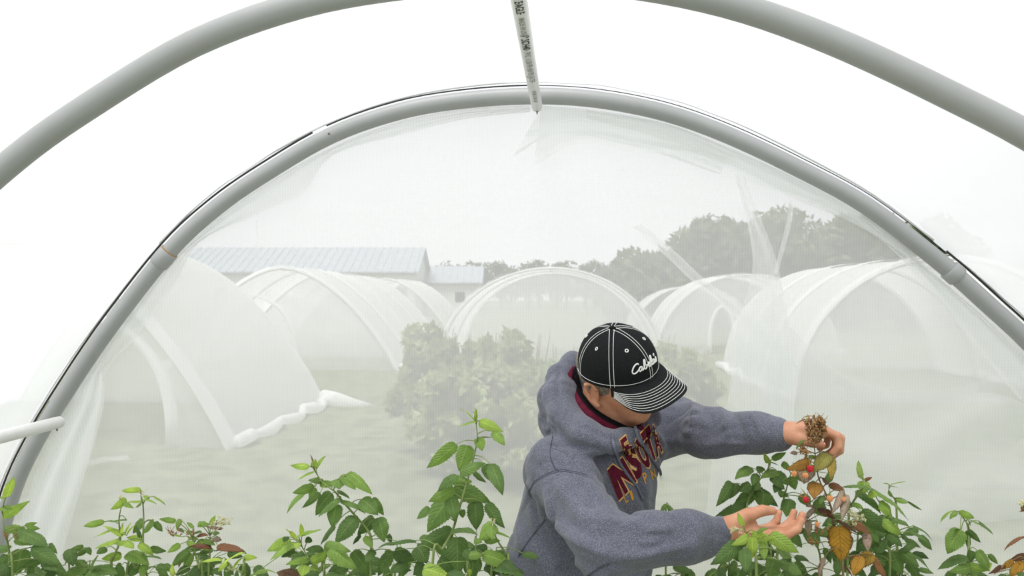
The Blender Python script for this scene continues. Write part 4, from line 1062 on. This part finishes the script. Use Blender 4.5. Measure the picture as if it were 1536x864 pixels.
def cane(label, d, org, sc, stems, leaves, dead=(), buds=(), hulls=(), seed=1, sr=.0026, group=None, name='raspberry_cane', stemmat=None, jit=.03, extra_down=True, petals=None):
    """stems and leaves are read off the photograph and stood at their own distance"""
    g = random.Random(seed); Z = lambda x, y: (org[0]+x/sc, org[1]+y/sc)
    sp0 = [Z(*q) for q in stems[0]]; q = P(*sp0[-1], d); r = empty(name, (q.x, q.y, 0)); tag(r, label, 'raspberry plant', group)
    mb = MB(); nodes = []
    for st in stems:
        pts = [P(*Z(*q), d+.012*math.sin(i*1.7+seed)) for i, q in enumerate(st)]
        if extra_down and len(st) > 1 and st is stems[0] or len(st) > 3:
            e = pts[-1]; r0 = parent_world(r); pts += [Vector((e.x*.6+r0.x*.4, e.y+.01, e.z*.55)), Vector((r0.x+g.uniform(-.02, .02), r0.y+g.uniform(-.02, .02), -.01))]
        sm = spline(pts, 6); n = len(sm); mb.tube(sm, [sr*(.45+.75*min(1, i/(n*.5))) for i in range(n)], 7); nodes += sm
    bag = LeafBag(); dbag = []
    def place(bg, L_, bias=0):
        bx, by, tx, ty, w, tint = L_[:6]; o = L_[6] if len(L_) > 6 else {}
        dd = d+g.uniform(-jit, jit)+o.get('d', 0); a = P(*Z(bx, by), dd); e = P(*Z(tx, ty), dd+o.get('dz', g.uniform(-.045, .02)))
        Lp = math.hypot(tx-bx, ty-by); wp = w; ratio = w/max(Lp, 1)
        roll = o.get('roll'); wm = w/sc/F*dd
        if roll is None:
            # a narrow outline is a broad leaf seen aslant
            full = max(w, min(Lp*.52, w*2.0)); roll = math.acos(min(1, w/full))*(1 if g.random() < .5 else -1)*.85; wm = full/sc/F*dd
            if ratio < .22: roll *= .9
        bg.leaf(a, e, wm, min(1, max(0, tint+g.uniform(-.05, .05))), roll, o.get('arch', g.uniform(.07, .16)), o.get('curl', g.uniform(0, .2)), g)
        best = min(nodes, key=lambda q: (q-a).length)
        if (best-a).length < .16 and (best-a).length > .002:
            mid = a.lerp(best, .5)+Vector((0, 0, .006)); mb.tube(spline([best, mid, a], 3), [.0013, .0013, .0012, .0011, .0010, .0010, .0009], 5)
    for L_ in leaves: place(bag, L_)
    if bag.V: bag.build('foliage', M_LEAF, r)
    for L_ in dead:
        db = LeafBag(); place(db, L_); db.build('withered_leaf', M_DEAD, r)
    mb.build('stem', stemmat or M_STEM, r)
    for (x, y, n, spx, br) in buds:
        b = MB(); c0 = P(*Z(x, y), d-.02); best = min(nodes, key=lambda q: (q-c0).length)
        for k in range(n):
            c = c0+Vector((g.uniform(-1, 1), g.uniform(-.6, .6), g.uniform(-.6, .6)))*(spx/sc/F*d); calyx(b, c, br*g.uniform(.7, 1.1), g, 4); b.tube([c, c0.lerp(best, .3)], .0006, 4)
        b.tube([c0.lerp(best, .3), best], .001, 4)
        b.build('bud_cluster', M_BUD, r)
    for (x, y, n, sx, sy, br) in hulls:
        b = MB(); c0 = P(*Z(x, y), d-.02)
        for k in range(n):
            c = c0+Vector((g.uniform(-1, 1)*sx, g.uniform(-.7, .7)*min(sx, sy), g.uniform(-1, 1)*sy))*(1/sc/F*d); calyx(b, c, br*g.uniform(.7, 1.2), g, 5); b.tube([c, c+Vector((g.uniform(-.01, .01), 0, .012))], .0006, 4)
        b.build('dried_hull_cluster', M_HULL, r)
    return r
GC = None
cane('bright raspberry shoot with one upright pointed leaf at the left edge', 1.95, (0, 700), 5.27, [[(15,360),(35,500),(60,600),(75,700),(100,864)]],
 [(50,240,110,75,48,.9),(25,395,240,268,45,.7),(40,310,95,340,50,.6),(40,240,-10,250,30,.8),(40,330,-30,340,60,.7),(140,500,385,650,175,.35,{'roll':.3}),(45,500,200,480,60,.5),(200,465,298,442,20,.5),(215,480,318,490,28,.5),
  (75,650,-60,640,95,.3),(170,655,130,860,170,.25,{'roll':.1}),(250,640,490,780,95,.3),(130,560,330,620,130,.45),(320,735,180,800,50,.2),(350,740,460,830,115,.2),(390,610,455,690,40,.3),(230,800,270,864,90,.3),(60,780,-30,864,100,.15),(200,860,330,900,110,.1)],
 hulls=[(70,560,6,60,25,.0022)], seed=3)
cane('dark low raspberry cane second from the left edge', 2.0, (0, 700), 5.27, [[(505,780),(550,864)]],
 [(545,650,580,790,125,.2,{'roll':0}),(660,635,560,650,30,.35),(690,650,600,710,40,.25),(690,640,720,700,50,.2),(680,800,590,740,110,.35),(690,800,480,864,115,.45),(700,810,935,850,190,.35,{'roll':.3}),(720,790,780,700,110,.4),(560,800,700,870,80,.1),(430,830,350,880,90,.12)], seed=4)
cane('tall pale raspberry shoot with tiny flowers on its two tips, left side', 2.02, (0, 700), 5.27, [[(955,330),(940,430),(950,580),(890,740),(880,864)],[(1114,240),(1130,300),(1135,420),(1130,580),(1130,680),(1080,800),(1000,864)]],
 [(820,435,660,470,32,.6),(1000,420,820,440,42,.4),(960,500,740,560,55,.85),(940,570,750,650,75,.75),(960,550,810,470,65,.8),(990,590,1060,650,80,.75),(960,700,800,730,55,.7),(980,540,1040,435,24,1.0),(960,530,975,440,22,1.0),(1000,545,1080,450,24,1.0),
  (1115,270,1000,285,45,.8),(1125,265,1240,300,38,.75),(1220,235,1310,310,30,.7),(1110,180,960,190,26,.85),(1115,290,1070,325,34,.5),(1180,250,1130,230,40,.7),(1000,260,870,340,40,.75),(980,290,1060,330,38,.6),
  (1130,420,1050,530,85,.35),(1215,430,1120,535,80,.45),(1225,440,1285,515,66,.3),(1110,560,1075,480,40,.2),(1100,610,1215,705,80,.75),(1185,650,1318,668,45,.25),(1160,705,1280,735,50,.25),(1170,795,1318,820,28,.4),
  (1010,680,1180,780,150,.5,{'roll':.2}),(1150,770,1110,880,75,.6),(1000,600,900,610,60,.7),(840,640,760,690,80,.3),(960,780,900,880,110,.35),(1080,760,1020,880,120,.2),(1120,570,1000,560,60,.8)],
 buds=[(1110,200,9,38,.0016),(950,235,5,18,.0016)], seed=5)
cane('raspberry cane with reddish brown leaves and a spray of pale buds', 1.98, (190, 720), 6.0, [[(600,520),(620,680),(660,800),(680,864)],[(750,500),(750,660),(740,760),(740,864)]],
 [(440,370,290,350,32,.5),(480,350,450,450,60,.5),(750,400,800,320,60,.7),(640,400,760,400,42,.6),(600,430,540,380,42,.5),(700,370,640,420,32,.6),(780,480,840,480,50,.4),(500,510,385,500,38,.85),(480,580,365,655,62,.6),(560,520,650,530,40,.6),(650,540,740,640,100,.55,{'roll':0}),
  (700,540,800,590,60,.5),(540,560,650,600,45,.65),(560,640,400,780,85,.35),(590,670,510,820,105,.45,{'roll':0}),(600,670,720,680,50,.4),(415,864,412,750,42,.95),(790,760,650,830,80,.35),(640,800,560,880,110,.1),(740,780,700,880,100,.1),
  (540,480,600,460,50,.3),(620,470,680,470,50,.3),(460,440,520,480,40,.35),(800,640,960,660,60,.02),(780,800,860,870,90,.1),(560,780,440,864,90,.15)],
 dead=[(820,590,1060,650,120,.5,{'roll':.3}),(760,600,560,600,90,.3),(860,440,700,420,62,.2),(500,650,470,790,55,.5),(640,500,740,500,50,.5),(840,520,760,560,80,.1)],
 buds=[(820,365,12,60,.0022),(900,370,10,48,.0022)], hulls=[(430,480,10,60,30,.0023),(600,500,6,50,20,.002)], seed=6)
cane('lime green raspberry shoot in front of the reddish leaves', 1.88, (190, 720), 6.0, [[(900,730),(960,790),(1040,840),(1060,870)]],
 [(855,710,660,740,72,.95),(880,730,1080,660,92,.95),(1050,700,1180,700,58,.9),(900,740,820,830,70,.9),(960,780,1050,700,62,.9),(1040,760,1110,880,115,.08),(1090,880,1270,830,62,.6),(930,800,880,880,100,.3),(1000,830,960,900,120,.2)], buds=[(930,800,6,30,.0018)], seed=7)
cane('tall raspberry cane with a red-tipped bud, left of centre', 1.92, (390, 670), 4.452, [[(365,160),(420,240),(500,300),(540,350),(640,465),(720,560),(745,640),(740,864)]],
 [(325,135,200,125,66,.8,{'roll':0}),(380,140,440,62,48,.8),(360,165,248,225,38,.75),(375,140,370,80,24,1.0),(345,140,360,95,20,1),(420,235,320,225,52,.4),(400,250,510,250,52,.5),(520,215,530,285,115,.45),(545,190,640,290,85,.5),(590,175,752,320,105,.5,{'roll':.2}),(520,290,600,350,42,.35),
  (360,270,215,310,42,.5),(365,275,330,370,62,.5),(300,300,178,450,58,.55),(475,310,370,460,115,.2,{'roll':.1}),(400,310,280,410,28,.3),(530,350,390,470,75,.35),(510,385,480,540,118,.4,{'roll':0}),(545,360,705,450,70,.35),(680,350,790,460,135,.35,{'roll':.1}),(750,345,828,460,50,.35),
  (500,530,405,660,65,.2),(640,475,500,650,135,.15,{'roll':.1}),(760,475,650,590,115,.1,{'roll':0}),(790,475,830,640,125,.35,{'roll':0}),(700,600,750,680,60,.5),(855,590,880,640,50,.15),(670,590,620,655,40,.1),(880,700,790,864,110,.2,{'roll':0}),(940,640,790,680,52,.15),(900,700,960,800,72,.2),(620,700,740,864,115,.25,{'roll':0}),(760,690,700,780,70,.3)],
 dead=[(355,130,335,50,16,.5)], seed=8)
cane('lime green raspberry tip with yellow buds, below the tall left cane', 1.80, (390, 670), 4.452, [[(275,660),(330,750),(400,840),(430,864)],[(430,750),(429,800),(428,864),(428,880)]],
 [(280,590,270,510,40,1.),(230,610,170,550,32,.95),(240,620,210,560,24,1),(250,600,410,555,72,.7),(200,620,45,700,82,.75),(240,640,65,760,82,.6),(255,640,240,690,52,.8),(330,740,170,790,82,.6),(340,770,480,695,52,.75),(300,790,280,870,92,.75),(350,790,380,830,62,.75),
  (420,680,300,690,72,.2),(460,690,650,820,135,.5,{'roll':.1}),(430,660,610,700,72,.5),(590,800,490,870,85,.3),(-20,840,110,845,32,.7),(340,610,300,640,60,.12),(230,690,140,740,50,.08),(180,600,160,640,50,.1),(420,870,560,900,120,.2)], dead=[(235,620,190,560,20,.75),(250,870,110,840,110,.2)], seed=9)
cane('tallest raspberry cane, with a white bud tip, directly left of the man', 1.90, (580, 600), 3.273, [[(440,120),(445,190),(430,270),(400,380),(375,470),(345,570),(320,650),(275,730),(225,810)]],
 [(430,100,360,45,28,.85),(440,105,350,140,30,.8),(455,105,572,155,62,.75),(435,95,430,38,14,1.0),(438,95,444,42,12,1.),(430,95,420,55,12,1.),(450,185,470,250,62,.65),(450,185,520,185,22,.4),(525,155,580,225,62,.55),(340,218,195,335,42,.5),(395,225,355,350,105,.5,{'roll':0}),(360,355,490,310,78,.4),(480,320,550,420,72,.3),
  (510,315,570,470,88,.35,{'roll':.1}),(425,355,490,405,17,.2),(345,370,250,450,68,.3),(330,400,420,400,82,.5),(330,430,510,500,75,.35),(330,435,205,500,52,.5),(320,465,200,650,135,.35,{'roll':.05}),(310,465,340,600,85,.35,{'roll':0}),(210,530,148,585,52,.35),(435,500,440,640,98,.2,{'roll':0}),(490,510,580,630,48,.25),(370,540,375,580,40,.2),
  (320,640,150,730,95,.2),(325,640,450,665,58,.25),(150,720,200,800,110,.12),(345,675,350,864,135,.2,{'roll':0}),(140,690,0,715,48,.15),(40,740,150,800,82,.2),(100,800,20,850,70,.12),(180,800,130,860,80,.1),(260,780,330,850,90,.1)], seed=10)
cane('smaller raspberry shoot between the tallest cane and the man', 1.82, (580, 600), 3.273, [[(520,640),(550,700),(590,770),(600,864)],[(440,640),(435,740),(415,800),(400,864)]],
 [(530,610,455,690,100,.65,{'roll':0}),(510,610,520,690,60,.55),(530,645,610,680,30,.5),(480,690,560,690,30,.5),(475,760,630,820,82,.55),(400,760,480,760,62,.45),(440,780,460,840,52,.2),(520,830,690,880,62,.2),(180,830,320,880,105,.8,{'roll':0}),(380,740,440,800,60,.2),(410,830,400,880,25,.9),(560,800,640,860,90,.15),(430,690,470,700,40,.5),(300,850,400,900,90,.1)],
 buds=[(520,590,5,12,.0016)], seed=11)
cane('raspberry cane with broad green leaves between the two hands', 2.0, (1000, 670), 4.455, [[(690,130),(610,240),(545,360),(540,420),(560,600),(560,864)],[(830,180),(790,320),(760,450),(740,700)]],
 [(680,110,645,35,28,.7),(690,110,655,55,22,.8),(705,85,800,38,38,.4),(690,100,750,130,28,.5),(565,140,455,220,92,.45,{'roll':0}),(600,180,575,265,72,.25),(600,150,660,150,62,.3),(740,165,625,215,85,.5),(720,170,815,260,92,.4),(435,240,330,400,58,.25),(470,245,420,350,85,.2),(560,250,480,300,85,.15),
  (600,290,430,420,85,.2),(600,280,745,400,125,.10,{'roll':.2}),(650,310,640,412,150,.35,{'roll':0}),(700,200,790,290,72,.2),(820,350,800,470,112,.25,{'roll':0}),(790,300,760,340,82,.35),(830,200,860,290,82,.3),(540,405,325,465,62,.15),(770,110,830,150,62,.5),(860,180,930,240,60,.4),(900,320,960,400,90,.3),(760,240,720,310,80,.15),(620,240,560,290,80,.15),(1000,380,1060,470,110,.2),(960,240,1010,300,80,.25),(1100,180,1060,260,60,.3)], seed=12, jit=.04)
cane('bright raspberry shoot in front of the open palm, with green flower buds', 1.66, (1000, 670), 4.455, [[(520,560),(545,600),(570,680),(600,864)]],
 [(510,530,475,440,38,.85),(550,600,430,660,48,.8),(570,605,575,745,92,.8,{'roll':0}),(565,590,715,615,48,.85),(600,570,680,550,52,.5),(640,620,655,765,72,.65,{'roll':0}),(690,590,885,710,80,.7),(480,650,290,790,85,.25),(520,680,530,845,102,.25,{'roll':0}),(720,750,680,880,125,.25,{'roll':0}),(750,700,840,740,82,.35),(820,790,910,860,92,.4)],
 buds=[(465,555,16,36,.0017)], seed=13, jit=.02)
dc = cane('half dead raspberry cane with gold, brown and curled grey leaves held by the raised hand', 1.86, (1150, 610), 3.4, [[(240,180),(262,350),(300,440),(330,520),(340,600),(360,700),(390,864)]],
 [(245,262,212,248,34,.5),(290,480,230,510,60,.4),(330,610,312,600,24,.95),(290,455,270,500,50,.35),(150,210,200,170,34,.45)],
 dead=[(318,240,240,335,95,1.,{'roll':0}),(330,255,325,378,58,.95,{'roll':.4}),(205,290,190,395,110,.03,{'roll':0}),(225,278,95,322,34,.6),(250,385,240,472,90,.62,{'roll':0}),(320,395,400,432,52,.45),(378,425,332,552,46,0,{'curl':.6}),(418,452,380,582,50,.02,{'curl':.6}),
       (240,512,188,592,42,.03,{'curl':.5}),(212,580,215,668,46,.03,{'curl':.4}),(262,520,350,572,52,.2),(370,612,382,797,135,.75,{'roll':0,'arch':.06}),(358,578,470,650,42,.3),(430,590,532,650,62,.5),(510,638,516,742,62,.08,{'curl':.4}),(545,755,420,830,92,.88),(540,770,612,880,66,.5),(292,770,268,880,28,.05),
       (385,800,445,880,16,.3),(180,60,250,48,22,.95),(155,235,118,238,30,.1),(195,62,150,90,16,.6),(285,372,320,395,40,.25),(200,505,260,520,30,.1),(340,560,300,520,36,.3),(480,760,440,864,80,.7)],
 hulls=[(248,100,50,40,46,.0038),(250,150,30,34,34,.0038),(190,225,7,18,28,.0042),(285,105,14,14,35,.003),(230,690,5,28,8,.0032),(285,640,8,34,22,.0026),(190,450,4,14,14,.0025)], buds=[(450,560,10,45,.0026),(470,585,6,30,.0026)], seed=14, sr=.0024, stemmat=M_STEMB, jit=.015, name='withered_raspberry_cane')
# berries on the half dead cane (a part each: drupelets joined on one core)
def berry(x, y, r, m_, nm, seed):
    c = P(1150+x/3.4, 610+y/3.4, 1.83); b = MB(); g = random.Random(seed)
    b.ball(c, r*.82, 12, 8, (1, 1, 1.1))
    for k in range(46):
        ph = math.acos(1-2*(k+.5)/46); th = k*2.39996; b.ball(c+Vector((math.sin(ph)*math.cos(th), math.sin(ph)*math.sin(th), 1.1*math.cos(ph)))*r*.80, r*.25, 6, 4)
    b.build(nm, m_, dc)
    b = MB(); calyx(b, c+Vector((0, 0, r*1.05)), r*.28, g, 5); b.tube([c+Vector((0, 0, r)), c+Vector((g.uniform(-.01, .01), .01, r+.018))], .0007, 5); b.build('berry_stalk', M_STEM, dc)
for i, (x, y, r) in enumerate([(222,316,.0078),(200,474,.0072)]): berry(x, y, r, M_RED, 'ripe_raspberry', i)
for i, (x, y, r) in enumerate([(140,342,.0064),(197,350,.0070),(322,468,.0076),(392,472,.0058),(258,600,.0058)]): berry(x, y, r, M_ORG, 'unripe_raspberry', 10+i)
cane('leafy raspberry cane with one upright yellow-green leaf, right of the withered leaves', 1.98, (1260, 680), 4.696, [[(160,180),(170,230),(120,300),(75,380),(60,480)],[(250,300),(330,450),(330,560),(320,640),(350,864)]],
 [(155,170,130,50,52,.8),(160,190,125,165,22,.7),(165,195,170,288,98,.7,{'roll':0}),(230,255,-10,240,52,.35),(120,260,290,430,95,.25),(240,255,480,470,85,.55),(200,280,270,300,72,.8),(280,350,370,460,102,.7,{'roll':0}),(90,350,170,400,52,.6),(150,410,340,560,85,.2),(300,480,440,580,82,.7),(370,460,490,520,65,.3),(300,470,360,500,50,.1),
  (160,480,280,640,102,.4),(490,550,640,645,50,.35),(515,510,650,615,38,.3),(340,560,440,660,85,.15),(430,580,480,600,60,.15),(360,690,440,860,125,.35,{'roll':0}),(420,680,560,800,75,.3),(480,700,630,825,50,.25),(480,770,560,880,95,.3),(240,720,320,800,85,.3),(180,600,130,700,90,.05),(200,560,240,680,80,.2),(300,620,250,720,90,.12),(280,780,220,870,90,.15),(520,640,430,700,60,.2)],
 dead=[(175,190,228,168,20,.5)], buds=[(110,440,14,42,.0024)], seed=15, jit=.04)
cane('thin pale raspberry tip standing behind the leafy right cane', 2.25, (1260, 680), 4.696, [[(345,250),(350,290),(390,330),(400,450),(400,700)]],
 [(380,215,465,200,20,.7),(345,225,300,215,24,.7),(345,230,410,245,14,.3),(340,270,375,310,42,.5),(390,325,480,350,48,.6),(478,340,580,402,10,.3)], seed=16)
cane('separate raspberry cane with one big round leaf, in front of the lower right netting edge', 1.95, (1390, 740), 6.966, [[(345,215),(400,280),(440,360),(440,500),(440,620),(435,740),(420,864)]],
 [(280,180,140,310,48,.65),(310,190,240,275,72,.6),(345,195,500,260,44,.7),(370,220,420,270,32,.5),(440,290,460,340,32,.5),(470,290,575,355,58,.6),(550,290,700,440,50,.3),(430,385,565,515,40,.2),(350,380,215,635,215,.5,{'roll':0}),(360,375,250,400,42,.4),(430,400,440,600,44,.15),(420,660,110,800,155,.25),(470,600,460,720,92,.2),
  (530,600,660,820,145,.45,{'roll':.1}),(650,640,745,740,55,.35),(460,770,220,820,85,.5),(440,750,640,810,55,.6),(670,730,660,820,32,.95),(540,870,430,850,50,.5),(300,820,180,880,100,.2)], seed=17)
cane('raspberry cane with dry curled brown leaves at the right edge', 1.85, (1390, 740), 6.966, [[(1050,130),(1040,400),(1045,864)]],
 [(1010,830,960,880,90,.3)],
 dead=[(1030,450,810,600,55,.45),(1030,650,860,700,50,.3),(900,700,780,800,85,.65),(1010,710,870,880,135,.75,{'roll':0}),(780,760,640,845,28,.25),(820,800,700,850,40,.05),(1060,500,1100,640,80,.5)], hulls=[(1005,140,4,14,18,.0042)], buds=[(990,100,3,10,.004)], seed=18, stemmat=M_STEMB)
cane('small raspberry shoot peeping out behind the sweatshirt hem', 2.45, (1000, 670), 4.455, [[(0,385),(-8,430),(-5,520)]],
 [(10,390,78,482,34,.4),(0,385,-45,440,36,.4),(5,400,35,470,30,.3)], seed=19)
# low growth filling the row between the canes
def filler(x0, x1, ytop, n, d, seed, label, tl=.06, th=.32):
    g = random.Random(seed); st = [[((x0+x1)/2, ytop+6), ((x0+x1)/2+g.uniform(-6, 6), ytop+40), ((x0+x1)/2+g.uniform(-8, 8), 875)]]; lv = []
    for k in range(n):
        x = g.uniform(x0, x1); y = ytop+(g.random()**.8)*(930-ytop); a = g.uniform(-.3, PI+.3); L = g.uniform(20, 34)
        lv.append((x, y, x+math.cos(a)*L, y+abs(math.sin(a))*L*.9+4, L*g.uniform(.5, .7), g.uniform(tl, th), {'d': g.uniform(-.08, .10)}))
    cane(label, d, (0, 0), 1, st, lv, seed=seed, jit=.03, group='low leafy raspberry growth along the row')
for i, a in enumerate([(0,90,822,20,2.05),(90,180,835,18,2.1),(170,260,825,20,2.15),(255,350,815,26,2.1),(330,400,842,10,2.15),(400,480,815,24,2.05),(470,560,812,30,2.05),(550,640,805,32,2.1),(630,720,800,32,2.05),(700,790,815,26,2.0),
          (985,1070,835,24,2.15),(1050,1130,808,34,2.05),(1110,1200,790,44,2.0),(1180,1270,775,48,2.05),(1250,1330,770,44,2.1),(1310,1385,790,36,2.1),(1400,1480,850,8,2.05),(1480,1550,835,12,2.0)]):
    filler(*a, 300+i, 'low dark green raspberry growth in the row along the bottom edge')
